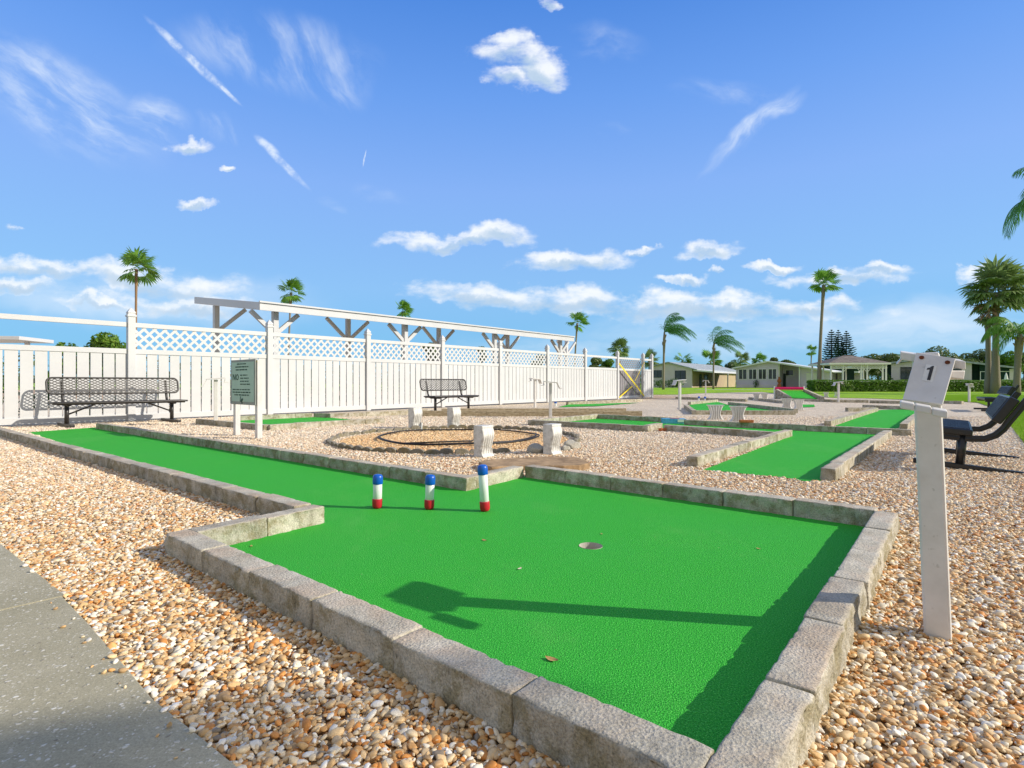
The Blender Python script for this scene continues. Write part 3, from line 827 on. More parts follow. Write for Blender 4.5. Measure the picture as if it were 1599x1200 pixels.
# ------------------------------------------------------------------ loose gravel: real pebbles near, textured sheet beyond
def scatter(name, pts, rot, scl, col, kind_):
    me = bpy.data.meshes.new(name); me.vertices.add(len(pts)); me.vertices.foreach_set('co', np.ascontiguousarray(pts, np.float32).ravel())
    for nm, ty, arr, pr in (('rot', 'FLOAT_VECTOR', rot, 'vector'), ('scl', 'FLOAT_VECTOR', scl, 'vector'), ('col', 'FLOAT_COLOR', col, 'color')):
        at = me.attributes.new(nm, ty, 'POINT'); at.data.foreach_set(pr, np.ascontiguousarray(arr, np.float32).ravel())
    o = bpy.data.objects.new(name, me); COL.objects.link(o)
    ng = bpy.data.node_groups.new(name + '_nodes', 'GeometryNodeTree')
    ng.interface.new_socket('Geometry', in_out='INPUT', socket_type='NodeSocketGeometry')
    ng.interface.new_socket('Geometry', in_out='OUTPUT', socket_type='NodeSocketGeometry')
    N, L = ng.nodes, ng.links
    gi = N.new('NodeGroupInput'); go = N.new('NodeGroupOutput')
    iop = N.new('GeometryNodeInstanceOnPoints'); L.new(gi.outputs[0], iop.inputs['Points'])

    def attr(nm, ty):
        a = N.new('GeometryNodeInputNamedAttribute'); a.data_type = ty; a.inputs['Name'].default_value = nm; return a.outputs['Attribute']
    e2r = N.new('FunctionNodeEulerToRotation'); L.new(attr('rot', 'FLOAT_VECTOR'), e2r.inputs[0]); L.new(e2r.outputs[0], iop.inputs['Rotation'])
    L.new(attr('scl', 'FLOAT_VECTOR'), iop.inputs['Scale'])
    join = N.new('GeometryNodeJoinGeometry')
    for q in range(4 if kind_ == 'pebble' else 1):
        if kind_ == 'pebble':
            ic = N.new('GeometryNodeMeshIcoSphere'); ic.inputs['Radius'].default_value = 1.0; ic.inputs['Subdivisions'].default_value = 2
            sp = N.new('GeometryNodeSetPosition'); L.new(ic.outputs[0], sp.inputs[0])
            nz = N.new('ShaderNodeTexNoise'); nz.inputs['Scale'].default_value = 0.9; nz.inputs['Detail'].default_value = 1.0
            po = N.new('GeometryNodeInputPosition'); ad = N.new('ShaderNodeVectorMath'); ad.operation = 'ADD'; L.new(po.outputs[0], ad.inputs[0]); ad.inputs[1].default_value = (q * 7.3, q * 3.1, q)
            L.new(ad.outputs[0], nz.inputs['Vector'])
            sb = N.new('ShaderNodeVectorMath'); sb.operation = 'SUBTRACT'; L.new(nz.outputs['Color'], sb.inputs[0]); sb.inputs[1].default_value = (0.5, 0.5, 0.5)
            sc = N.new('ShaderNodeVectorMath'); sc.operation = 'SCALE'; sc.inputs['Scale'].default_value = 1.1; L.new(sb.outputs[0], sc.inputs[0]); L.new(sc.outputs[0], sp.inputs['Offset'])
            ss = N.new('GeometryNodeSetShadeSmooth'); L.new(sp.outputs[0], ss.inputs[0]); geo = ss.outputs[0]; mat = 'pebble'
        else:
            cn = N.new('GeometryNodeMeshCone'); cn.fill_type = 'NONE'; cn.inputs['Vertices'].default_value = 3; cn.inputs['Radius Top'].default_value = 0.0; cn.inputs['Radius Bottom'].default_value = 1.0; cn.inputs['Depth'].default_value = 1.0
            geo = cn.outputs[0]; mat = 'grass'
        sm = N.new('GeometryNodeSetMaterial'); L.new(geo, sm.inputs[0]); sm.inputs['Material'].default_value = M[mat]
        g2i = N.new('GeometryNodeGeometryToInstance'); L.new(sm.outputs[0], g2i.inputs[0]); L.new(g2i.outputs[0], join.inputs[0])
    L.new(join.outputs[0], iop.inputs['Instance']); iop.inputs['Pick Instance'].default_value = True
    L.new(iop.outputs[0], go.inputs[0])
    md = o.modifiers.new('scatter', 'NODES'); md.node_group = ng
    return o


def in_view(X, Y, margin=40):
    px = 800 + F * X / np.maximum(Y, 0.05)
    return (px > -margin * 7) & (px < 1599 + margin * 7) & (Y > 0.6)


def gravel():
    bands = [(0.65, 2.6, 14500, 1.0), (2.6, 5.0, 8800, 1.06), (5.0, 8.0, 4600, 1.18), (8.0, 12.5, 2100, 1.45)]
    Ps, Ss = [], []
    for y0, y1, dn, k_ in bands:
        w = 2 * 1.25 * y1
        n = int(dn * w * (y1 - y0))
        X = rng.uniform(-w / 2, w / 2, n); Y = rng.uniform(y0, y1, n)
        ok = in_view(X, Y)
        for pl in carp: ok &= ~inside(pl, X, Y)
        ok &= ~inside(path_poly, X, Y); ok &= ~inside(lawn_poly, X, Y)
        # nothing behind the fence line
        fx, fy = -7.44, 10.95
        ok &= ((X - fx) * -0.765 + (Y - fy) * 0.644) < 0.1
        X, Y = X[ok], Y[ok]
        Ps.append(np.stack([X, Y], 1)); Ss.append(np.full(len(X), k_))
    # a few strays lying on the path's edge
    ps = []
    for i in range(26):
        e = random.random() ** 2; i0 = random.randint(3, 9); a, b = path_edge[i0], path_edge[i0 + 1]; t = random.random()
        q = a.lerp(b, t); ps.append((q.x - e * 0.06 - 0.004, q.y - e * 0.03))
    stray = len(ps)
    Ps.append(np.array(ps)); Ss.append(np.full(stray, 0.95))
    XY = np.concatenate(Ps); S = np.concatenate(Ss); n = len(XY)
    ln = rng.lognormal(math.log(0.0074), 0.36, n).clip(0.0036, 0.017) * S
    scl = np.stack([ln, ln * rng.uniform(0.58, 0.92, n), ln * rng.uniform(0.38, 0.62, n)], 1)
    rot = np.stack([rng.normal(0, 0.32, n), rng.normal(0, 0.32, n), rng.uniform(0, 6.28, n)], 1)
    big = np.sin(XY[:, 0] * 2.1 + 1.3 * np.sin(XY[:, 1] * 1.7)) * np.cos(XY[:, 1] * 1.3 + XY[:, 0])
    z = rng.uniform(-0.013, 0.001, n) + big * 0.0035
    z[-stray:] = 0.006 + scl[-stray:, 2] * 0.7
    pal = np.array([c for _, c in PAL]); wts = np.array([.15, .17, .11, .14, .14, .09, .07, .10, .03])
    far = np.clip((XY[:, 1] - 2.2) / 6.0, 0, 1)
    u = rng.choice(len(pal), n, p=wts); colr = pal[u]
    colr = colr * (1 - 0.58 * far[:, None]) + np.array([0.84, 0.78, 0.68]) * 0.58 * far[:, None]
    colr = colr * rng.uniform(0.78, 1.18, (n, 1))
    # pebbles inside the ring are rustier
    rc = ring_c; inr = ((XY[:, 0] - rc.x) ** 2 + (XY[:, 1] - rc.y) ** 2) < 1.5 ** 2
    colr[inr] = colr[inr] * np.array([1.02, 0.86, 0.62])
    col = np.concatenate([colr, np.ones((n, 1))], 1)
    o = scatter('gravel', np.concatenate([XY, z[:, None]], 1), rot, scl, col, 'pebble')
    tag(o, 'loose tan, orange and white river pebbles covering the ground between the greens', 'gravel', None, 'stuff')
    return n


ring_c = Vector((-0.75, 7.55, 0))
gravel()


def grass():
    n = 420000
    Y = 3.5 + 30 * rng.uniform(0, 1, n) ** 1.8; X = Y * rng.uniform(0.70, 0.99, n)
    ok = inside(lawn_poly, X, Y) & in_view(X, Y)
    X, Y = X[ok], Y[ok]; n = len(X)
    h = rng.uniform(0.025, 0.065, n)
    rot = np.stack([rng.normal(0, 0.35, n), rng.normal(0.1, 0.35, n), rng.uniform(0, 6.28, n)], 1)
    scl = np.stack([np.full(n, 0.004), np.full(n, 0.004), h], 1)
    o = scatter('grass', np.stack([X, Y, np.full(n, 0.0)], 1), rot, scl, np.ones((n, 4)), 'grass')
    tag(o, 'bright short lawn grass at the right edge of the gravel', 'grass', None, 'stuff')


grass()

# ------------------------------------------------------------------ white fence
FA = Vector((0.644, 0.765, 0)).normalized(); FB = Vector((FA.y, -FA.x, 0))     # along; out towards the camera
fp0 = Vector((-0.679 * 10.95, 10.95, 0))


def fence_t(px):
    """distance along the fence line at which this pixel column meets it"""
    kx = (px - 800) / F
    return (kx * fp0.y - fp0.x) / (FA.x - kx * FA.y)


f_ang = math.atan2(FA.y, FA.x)
post_t = [fence_t(x) for x in (205, 421, 574.5, 691, 781, 855, 914, 964.6, 1004.5, 1018)]
step_ = (post_t[5] - post_t[0]) / 5
post_t = [-step_] + post_t
fence = thing('picket_fence', 'long white vinyl fence with lattice top and pointed post caps along the left', 'fence', fp0, f_ang)


def fence_post(t, h=2.04, w=0.127):
    p = MB().box((t, 0, h / 2), (w, w, h)).build('post', 'white', fence, bevel=0.004)
    c = MB(); a = w / 2
    lv = [(a + .014, 0), (a + .014, .03), (a - .004, .045), (a - .004, .065), (a + .004, .075), (a * .92, .10), (a * .55, .135), (a * .22, .163), (.003, .178)]
    vs = []; fs = []
    for r_, z_ in lv:
        vs += [(-r_, -r_, z_), (r_, -r_, z_), (r_, r_, z_), (-r_, r_, z_)]
    for i in range(len(lv) - 1):
        for q in range(4): fs.append((i * 4 + q, i * 4 + (q + 1) % 4, i * 4 + 4 + (q + 1) % 4, i * 4 + 4 + q))
    fs += [(3, 2, 1, 0), tuple(range(len(vs) - 4, len(vs)))]
    o = c.add(vs, fs).build('post_cap', 'white', p); o.location = (t, 0, h - 0.003)


def fence_bay(t0, t1, kind='lattice', mat='white', parent=None, y=0.0):
    gap_ = 0.024 if mat == 'white' else 0.04
    parent = parent or fence; w = 0.127; a, b = t0 + w / 2, t1 - w / 2; c = (a + b) / 2; L_ = b - a
    MB().box((c, y, 1.88), (L_, 0.05, 0.09)).build('top_rail', 'white', parent, bevel=0.004)
    MB().box((c, y, 1.36), (L_, 0.05, 0.095)).build('middle_rail', 'white', parent, bevel=0.004)
    MB().box((c, y, 0.085), (L_, 0.05, 0.11)).build('bottom_rail', 'white', parent, bevel=0.004)
    n = max(3, round(L_ / 0.2)); pt = L_ / n; m_ = MB()
    for i in range(n):
        m_.box((a + pt * (i + .5) + random.uniform(-.003, .003), y + random.uniform(-.003, .003), 0.725), (pt - gap_ - random.uniform(-.004, .004), 0.020, 1.172), Matrix.Rotation(random.uniform(-.0035, .0035), 3, 'Y'))
    m_.build('picket_panel', mat, parent)
    if kind == 'lattice':
        z0, z1 = 1.41, 1.833; hh = z1 - z0; sp = 0.185; m_ = MB()
        for layer, sgn in ((-0.0045, 1), (0.0045, -1)):
            q = a - hh
            while q < b + hh:
                x0, x1 = (q, q + hh) if sgn > 0 else (q + hh, q)
                p = [x0, z0, x1, z1]
                # clip to the bay
                def cl(xa, za, xb, zb):
                    if xa < a: za += (zb - za) * (a - xa) / (xb - xa); xa = a
                    if xb > b: zb -= (zb - za) * (xb - b) / (xb - xa); xb = b
                    return xa, za, xb, zb
                if x0 <= x1: r_ = cl(x0, z0, x1, z1)
                else: r_ = cl(x1, z1, x0, z0)
                if r_[2] - r_[0] > 0.02 and r_[2] > a and r_[0] < b:
                    m_.bar((r_[0], y + layer, r_[1]), (r_[2], y + layer, r_[3]), 0.0085, 0.050)
                q += sp
        m_.build('lattice', mat, parent)


for i, t in enumerate(post_t): fence_post(t)
fence_bay(post_t[0], post_t[1], 'open')
for i in range(1, 7): fence_bay(post_t[i], post_t[i + 1])
fence_bay(post_t[7], post_t[8], 'open')
fence_bay(post_t[9], post_t[10], 'open')
# gate, set back between its posts
gate = thing('fence_gate', 'grey picket gate with lattice top closed off by yellow tape', 'gate', fp0 + FA * post_t[8] - FB * 0.10, f_ang)
gw = post_t[9] - post_t[8]
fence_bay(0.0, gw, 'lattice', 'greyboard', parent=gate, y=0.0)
tp = thing('caution_tape', 'yellow caution tape crossed over the white fence gate', 'tape', fp0 + FA * post_t[8], f_ang)
for nm, p, q, w in (('tape_strip', (0.03, -0.075, 1.62), (gw - 0.02, -0.075, 0.10), 0.085), ('tape_strip', (0.03, -0.079, 0.08), (gw * .5, -0.079, 0.58), 0.06), ('tape_strip', (gw * .62, -0.079, 0.85), (gw, -0.079, 1.75), 0.035)):
    MB().bar(p, q, 0.003, w).build(nm, 'yellow', tp)
# low hedge added behind the fence to make its gaps dark
def leaf_cloud(m_, centers, n, size, flat=0.0, rd=random):
    """n leaf faces spread through ellipsoids (centre, radii)"""
    ws = [c[1].x * c[1].y + c[1].z * c[1].x for c in centers]; tot = sum(ws)
    for (c, r_), w in zip(centers, ws):
        for _ in range(int(n * w / tot)):
            while True:
                v = Vector((rd.uniform(-1, 1), rd.uniform(-1, 1), rd.uniform(-1, 1)))
                if v.length <= 1: break
            v = v.normalized() * (0.55 + 0.45 * v.length ** 0.5) if rd.random() < .75 else v
            p = c + Vector((v.x * r_.x, v.y * r_.y, v.z * r_.z))
            nrm = (v + Vector((rd.gauss(0, .6), rd.gauss(0, .6), rd.gauss(0.3, .6)))).normalized()
            t = nrm.cross(Vector((rd.gauss(0, 1), rd.gauss(0, 1), rd.gauss(0, 1)))).normalized(); b = nrm.cross(t)
            s_ = size * rd.uniform(.6, 1.3)
            m_.add([p - t * s_, p + b * s_ * .45, p + t * s_, p - b * s_ * .45], [(0, 1, 2, 3)])


hb = MB(); hc_ = MB(); rd_ = random.Random(3)
ct = []
for i in range(26):
    q = fp0 + FA * (i * 0.95 - 3.2) - FB * rd_.uniform(1.7, 2.3)
    ct.append((Vector((q.x, q.y, 0.72)), Vector((0.75, 0.6, rd_.uniform(0.62, 0.72)))))
leaf_cloud(hb, ct, 9000, 0.075, rd=rd_)
hdg = hb.build('added_hedge', 'shrub', fix=False)
tag(hdg, 'added hedge behind the white fence that darkens the gaps between its boards', 'hedge')

# ------------------------------------------------------------------ shade structure behind the fence
def at_v(px, v):
    kx = (px - 800) / F; Bv = Vector((-FA.y, FA.x, 0))
    u = v * (Bv.x - kx * Bv.y) / (kx * FA.y - FA.x)
    return FA * u + Bv * v, u


pv = 21.7 * H
pc, pu0 = at_v(406, pv); pe, pu1 = at_v(897, pv)
pb, _ = at_v(303, 28.1 * H)
perg = thing('shade_canopy', 'white shade canopy with sloping roof beam and braced posts behind the fence', 'canopy', pc, f_ang)
Lp = pu1 - pu0; dep = 28.1 * H - pv; zf = H + 126 * pc.y / F; zb = H + 134.4 * pb.y / F; th = 0.235
pr = MB()
pr.extrude([(0, 0, zf - th), (0, 0, zf), (0, dep, zb), (0, dep, zb - th)], (Lp, 0, 0))
pr.build('roof', 'white', perg, bevel=0.01)
MB().box((Lp / 2, -0.02, zf + 0.012), (Lp + .04, 0.06, 0.05)).build('drip_edge', 'white', perg)
def canopy_post(x, y, ztop, brace=0.66, dirs=(-1, 1)):
    p = MB().box((x, y, ztop / 2), (0.16, 0.16, ztop)).build('post', 'white', perg)
    for s_ in dirs:
        MB().bar((x + s_ * .05, y, ztop - brace), (x + s_ * (brace * 1.15), y, ztop - .04), 0.10, 0.12).build('brace', 'white', p)
for px in (430, 633, 772.6, 875):
    _, u = at_v(px, pv + 0.45); canopy_post(u - pu0, 0.45, zf - th + 0.06)
vb = pv * 1.165
for px in (338, 544, 685.6, 793, 885):
    _, u = at_v(px, vb + 1.0); y_ = vb + 1.0 - pv; canopy_post(u - pu0, y_, zf - th + (zb - zf) * y_ / dep, 0.86, (1,) if px == 338 else (-1, 1))

# pool shelter edge at the far left, behind the fence
sh = thing('pool_shelter', 'low white flat shelter roof seen over the fence at far left', 'shelter', P(-10, 598, 15), 0.15)
sh.location.z = 0
MB().box((-0.8, 0.5, 1.94), (3.1, 1.4, 0.10)).build('roof', 'white', sh, bevel=0.01)
for x in (-2.0, 0.5):
    MB().box((x, 0.5, 0.945), (0.09, 0.09, 1.89)).build('post', 'white', sh)

# ------------------------------------------------------------------ landscape timbers
tm = MB().box((0, 0, 0.03), (2.4, 0.10, 0.17)).build('timber', 'wood', bevel=0.012)
first = True
def timbers(p0, p1, n, lab, z=0.0, hh=1.0):
    global first
    p0, p1 = xy(p0), xy(p1); d = (p1 - p0); L_ = d.length / n; d.normalize()
    for i in range(n):
        o = tm if first else tm.copy()
        if not first: COL.objects.link(o)
        first = False
        c = p0 + d * (L_ * (i + .5)); o.location = (c.x, c.y, z); o.rotation_euler = (0, 0, math.atan2(d.y, d.x)); o.scale = (L_ / 2.4 * .995, 1, hh)
        tag(o, f"weathered brown landscape timber, {ORD[i]} from the left in the {lab}", 'timber', f"timbers of the {lab}")
timbers(G(640, 642, .11), G(1003, 642.5, .11), 6, 'front row before the white fence')
timbers(G(690, 638.6, .11), G(978, 638.2, .11), 5, 'back row before the white fence')

# ------------------------------------------------------------------ benches
def rrect(w, h, r, n=5):
    pts = []
    for cx, cy, a0 in ((w / 2 - r, h / 2 - r, 0), (-w / 2 + r, h / 2 - r, 90), (-w / 2 + r, -h / 2 + r, 180), (w / 2 - r, -h / 2 + r, 270)):
        for i in range(n + 1):
            a = R(a0 + 90 * i / n); pts.append((cx + r * math.cos(a), cy + r * math.sin(a)))
    return pts


def diamond_mesh(m_, w, h, f, pitch=0.088, wd=0.0135, th_=0.007):
    """expanded-metal strips over a w x h panel; f maps panel (x, y) to a point"""
    ky = 0.56
    def strip(x0, y0, x1, y1):
        m_.bar(f(x0, y0), f(x1, y1), wd, th_, up=f(0, 0, 1) - f(0, 0, 0))
    for sg in (1, -1):
        q = -w / 2 - h / ky
        while q < w / 2 + h / ky:
            xa, ya, xb, yb = q, -h / 2, q + h / ky, h / 2
            if xa < -w / 2: ya += (-w / 2 - xa) * ky; xa = -w / 2
            if xb > w / 2: yb -= (xb - w / 2) * ky; xb = w / 2
            if xb - xa > .015: strip(xa, sg * ya, xb, sg * yb)
            q += pitch / 1.0


def make_bench(label, L_, leg, frame, meshm, thick=0.035, group=None, solid_seat=False):
    b = thing('bench', label, 'bench', group=group)
    sz = 0.405; sd_ = 0.40
    # seat: rim and mesh
    m_ = MB(); pr_ = rrect(L_, sd_, 0.05)
    m_.tube([(x, y, sz) for x, y in pr_] + [(pr_[0][0], pr_[0][1], sz)], thick / 2, 6, cap=False)
    m_.box((0, -sd_ / 2 + .01, sz - thick * .5), (L_ - .1, 0.02, thick)).box((0, sd_ / 2 - .01, sz - thick * .5), (L_ - .1, 0.02, thick))
    s_ = m_.build('seat', frame, b, smooth=True)
    m_ = MB(); diamond_mesh(m_, L_ - .03, sd_ - .03, lambda x, y, z=0: Vector((x, y, sz + .004 + z)))
    m_.build('seat_mesh', meshm, s_)
    # backrest, leaning
    bh = 0.29; bz = 0.555; by = -0.275; ln = R(14)
    def fb(x, y, z=0): return Vector((x, by - (y + bh / 2) * math.sin(ln) + z * math.cos(ln), bz + (y + bh / 2) * math.cos(ln) + z * math.sin(ln)))
    pr_ = rrect(L_, bh, 0.085, 7); m_ = MB()
    m_.tube([fb(x, y) for x, y in pr_] + [fb(*pr_[0])], thick / 2, 6, cap=False)
    s_ = m_.build('backrest', frame, b, smooth=True)
    m_ = MB(); diamond_mesh(m_, L_ - .04, bh - .02, fb); m_.build('backrest_mesh', meshm, s_)
    for sx in (-1, 1):
        x = sx * leg / 2
        MB().box((x, -0.06, 0.028), (0.075, 0.86, 0.05)).build('foot_rail', frame, b, bevel=0.012)
        MB().tube([(x, 0, 0.05), (x, 0, sz - .02)], 0.034, 10).build('leg', frame, b, smooth=True)
        pts = [(x, 0.17, sz - .035), (x, -0.13, sz - .035)]
        for i in range(7):
            a = R(-90 - 76 * i / 6); rr = 0.13
            pts.append((x, -0.15 + math.cos(a) * rr, sz - .035 + rr + math.sin(a) * rr))
        e = Vector(pts[-1]); pts.append(tuple(e + Vector((0, -math.sin(ln), math.cos(ln))) * 0.33))
        m_ = MB(); m_.tube(pts, 0.024, 8); m_.build('back_support', frame, b, smooth=True)
        MB().tube([(x, 0, 0.20), (x - sx * 0.40, 0, sz - .035)], 0.014, 8).build('brace', frame, b, smooth=True)
    return b


c1 = (G(108, 667) + G(262, 658)) / 2
b1 = make_bench('dark brown mesh bench standing against the fence at far left', 2.05, 1.62, 'dark', 'mesh')
b1.location = (c1.x + FB.x * 0.05, c1.y + FB.y * 0.05, 0); b1.rotation_euler = (0, 0, f_ang + math.pi)
b2 = make_bench('shorter dark mesh bench by the fence behind the pedestal ring', 1.62, 1.18, 'dark', 'mesh')
b2.location = P(707, 598, 14.5); b2.location.z = 0; b2.rotation_euler = (0, 0, f_ang + math.pi)


def panel_bench(label, group=None):
    """heavy bench of two thick ribbed panels on arms, built at the size of the near one"""
    b = thing('bench', label, 'bench', group=group)
    L_ = 1.40
    def ribbed(name, f, w, d, th_):
        o = MB()
        o.extrude([f(-w / 2, -d / 2, 0), f(w / 2, -d / 2, 0), f(w / 2, d / 2, 0), f(-w / 2, d / 2, 0)], f(0, 0, -th_) - f(0, 0, 0))
        ob = o.build(name, 'black', b, bevel=0.012)
        r_ = MB(); n = int(w / 0.019)
        for i in range(n):
            x = -w / 2 + .025 + (w - .05) * i / (n - 1)
            r_.bar(f(x, -d / 2 + .02, .003), f(x, d / 2 - .02, .003), 0.010, 0.006, up=f(0, 0, 1) - f(0, 0, 0))
        r_.build(name + '_ribs', 'meshblue', ob)
    ribbed('seat', lambda x, y, z=0: Vector((x, y + .10, 0.352 + z)), L_, 0.33, 0.055)
    ln = R(27)
    ribbed('backrest', lambda x, y, z=0: Vector((x, -0.225 - y * math.sin(ln) + z * math.cos(ln), 0.558 + y * math.cos(ln) + z * math.sin(ln))), L_, 0.235, 0.075)
    for sx in (-1, 1):
        x = sx * 0.645
        MB().box((x, -0.07, 0.024), (0.06, 0.80, 0.045)).build('foot_rail', 'black', b, bevel=0.008)
        MB().tube([(x, 0, 0.045), (x, 0, 0.30)], 0.033, 12).build('leg', 'black', b, smooth=True)
        pts = [(x, 0.24, 0.273), (x, -0.05, 0.272), (x, -0.15, 0.285), (x, -0.215, 0.325), (x, -0.26, 0.385), (x, -0.285, 0.44)]
        e = Vector(pts[-1]); pts.append(tuple(e + Vector((0, -math.sin(ln), math.cos(ln))) * 0.27))
        m_ = MB()
        for p, q in zip(pts[:-1], pts[1:]):
            d = (Vector(q) - Vector(p)).normalized() * .008
            m_.bar(Vector(p) - d, Vector(q) + d, 0.05, 0.05, up=Vector((1, 0, 0)))
        m_.tube(pts, 0.029, 10); m_.build('arm', 'black', b, smooth=False)
    return b


b3 = panel_bench('black bench of thick ribbed panels at the right beside the numbered stand')
nr = G(1498.5, 732.5); fr = nr + A * 1.29; c3 = (nr + fr) / 2
b3.location = (c3.x, c3.y, 0.0); a_ang = math.atan2(A.y, A.x)
b3.rotation_euler = (R(4.5), 0, a_ang)
# local +y must look left (-Nn)
b4 = copy_tree(b3); q4 = G(1553, 643)
b4.location = (q4.x + A.x * .65, q4.y + A.y * .65, 0); b4.rotation_euler = (0, 0, a_ang + 0.1)
tag(b4, 'small distant black bench at the lawn edge behind the ribbed one', 'bench')

# ------------------------------------------------------------------ score stands
def stand(label, base, h, rz, group='white score stands beside the greens', flip=1, wide=0.30):
    s = thing('score_stand', label, 'score stand', base, rz, group)
    MB().box((0, 0, h / 2 - .01), (0.062, 0.062, h - .02)).build('post', 'paint', s, bevel=0.006)
    MB().box((0, 0, h), (wide, 0.20, 0.018), Matrix.Rotation(R(5 * flip), 3, 'Y')).build('table_top', 'paint', s, bevel=0.003)
    x = flip * wide / 2
    m_ = MB(); zt = h - flip * 0 - .012
    m_.bar((x * .93, 0, zt), (x * 1.30, 0, zt - .125), 0.17, 0.010, up=Vector((0, 1, 0)).cross(Vector((1, 0, 0))))
    m_.bar((x * 1.30, 0, zt - .125), (x * 1.62, 0, zt - .120), 0.17, 0.010)
    m_.build('number_plate', 'paint', s, bevel=0.002)
    m_ = MB(); m_.bar((-x * .98, 0.02, zt + .01), (-x * .90, 0.02, zt - .055), 0.10, 0.010); m_.bar((-x * .90, .02, zt - .055), (-x * 1.35, .02, zt - .06), 0.10, 0.010)
    m_.build('card_tray', 'paint', s, bevel=0.002)
    return s


def stand_at(px, py, top, rz, label, **kw):
    b = G(px, py); hh = H - (top - HY) * b.y / F
    return stand(label, b, hh, rz, **kw)


stand_at(337.5, 664.6, 591.5, 0.5, 'white score stand left of the rules sign by the fence', flip=-1)
stand_at(836, 637, 592, 0.5, 'white score stand behind the timbers, left of the two together', flip=1)
stand_at(860, 652.5, 597, 0.05, 'white score stand before the timbers with a plate on its right', flip=1)
stand_at(1062, 640.5, 594, 0.3, 'white score stand on gravel at the angled green', flip=-1)
stand_at(1102.5, 618, 594.5, 0.0, 'white score stand at the lawn edge in front of the tan house', flip=1)
stand_at(1310, 628.5, 597, 0.0, 'white score stand with a drooping wire before the hedge and gazebo', flip=-1)
stand_at(1514, 628, 599.5, 0.2, 'thin white score stand at the lawn between numbered stand and bench', flip=1, wide=0.16)

# the near one, numbered
mb_ = G(1466, 990); mz = Vector((mb_.x, mb_.y, 0))
st = thing('score_stand', 'near white score stand with a plate reading 1, leaning slightly left', 'score stand', mz, 0, 'white score stands beside the greens')
lean = Vector((-0.030, 0.01, 0.86)) - Vector((0, 0, 0))
up_ = lean.normalized(); pxd = (A - up_ * A.dot(up_)).normalized(); pyd = up_.cross(pxd)
Rp = Matrix((pxd, pyd, up_)).transposed()
MB().box(lean * 0.5 + Vector((0, 0, -0.04)), (0.066, 0.066, 0.90), Rp).build('post', 'paint', st, bevel=0.007)
def Pl(px, py, Y): return P(px, py, Y) - mz
tl, tr, bl, br = Pl(1431.5, 550.5, 1.665), Pl(1493, 560, 1.60), Pl(1410, 623.5, 1.60), Pl(1472.5, 631.5, 1.535)
nrm_ = (tr - tl).cross(bl - tl).normalized()
if nrm_.y > 0: nrm_ = -nrm_          # faces the camera
pl_ = MB().extrude([tl, tr, br, bl], -nrm_ * 0.008).build('number_plate', 'paint', st, bevel=0.0015)
def on_plate(u, v, d=0.0): return tl + (tr - tl) * u + (bl - tl) * v + nrm_ * d
def quadp(m_, pts, d0, d1): m_.extrude([on_plate(u, v, d0) for u, v in pts], nrm_ * (d1 - d0))
m_ = MB(); quadp(m_, [(.33, .22), (.60, .22), (.60, .56), (.33, .56)], 0.0008, 0.0014); m_.build('number_sticker', 'sticker', pl_)
m_ = MB(); quadp(m_, [(.485, .245), (.535, .235), (.535, .535), (.455, .535), (.455, .32), (.385, .335), (.385, .30), (.44, .285)], 0.0018, 0.0026); m_.build('numeral', 'ink', pl_)
for u, v in ((.17, .10), (.83, .115)):
    m_ = MB(); c = on_plate(u, v, .001); 
    ux = (tr - tl).normalized(); uy = nrm_.cross(ux)
    rot_ = Matrix((ux, uy, nrm_)).transposed()
    vs = [rot_ @ Vector((.0062 * math.cos(a), .0062 * math.sin(a), z)) + c for z in (0, .002) for a in [2 * math.pi * i / 12 for i in range(12)]]
    m_.add(vs, [tuple(range(12)), tuple(range(12, 24))] + [(i, (i + 1) % 12, 12 + (i + 1) % 12, 12 + i) for i in range(12)]); m_.build('screw', 'rust', pl_)
# writing top running back from the plate, wider than it
back = Vector((0.10, 0.145, 0.012)); e = (tr - tl)
t0_, t1_ = tl - e * 0.36 + Vector((0, .012, -.004)), tr + e * 0.32 + Vector((0, .012, -.002))
m_ = MB(); m_.extrude([t0_, t1_, t1_ + back, t0_ + back], Vector((0, 0, -0.024))); m_.build('table_top', 'paint', st, bevel=0.003)
m_ = MB(); m_.extrude([t0_ + Vector((0, 0, -.024)), t0_ + Vector((-.012, 0, -.038)), t0_ + back * .8 + Vector((-.012, 0, -.038)), t0_ + back * .8 + Vector((0, 0, -.024))], Vector((0.006, 0, 0))); m_.build('bent_flange', 'paint', st)
m_ = MB(); m_.extrude([t1_ + Vector((-.05, 0, -.026)), t1_ + Vector((.0, 0, -.026)), t1_ + Vector((-.004, 0, -.052)), t1_ + Vector((-.05, 0, -.046))], Vector((.02, .09, 0))); m_.build('pencil_box', 'paint', st, bevel=0.003)
# ledge folded out at the foot of the plate, in three worn pieces
g_ = (br - bl)
for a0, a1, dz in ((-.07, .30, .002), (.31, .72, -.001), (.72, 1.10, -.006)):
    m_ = MB(); p, q = bl + g_ * a0 + Vector((0, 0, -.004 + dz)), bl + g_ * a1 + Vector((0, 0, -.006 + dz))
    m_.extrude([p, q, q + Vector((-.028, -.040, -.004)), p + Vector((-.028, -.040, -.004))], Vector((0, 0, -.020))); m_.build('score_ledge', 'paint', st, bevel=0.004)

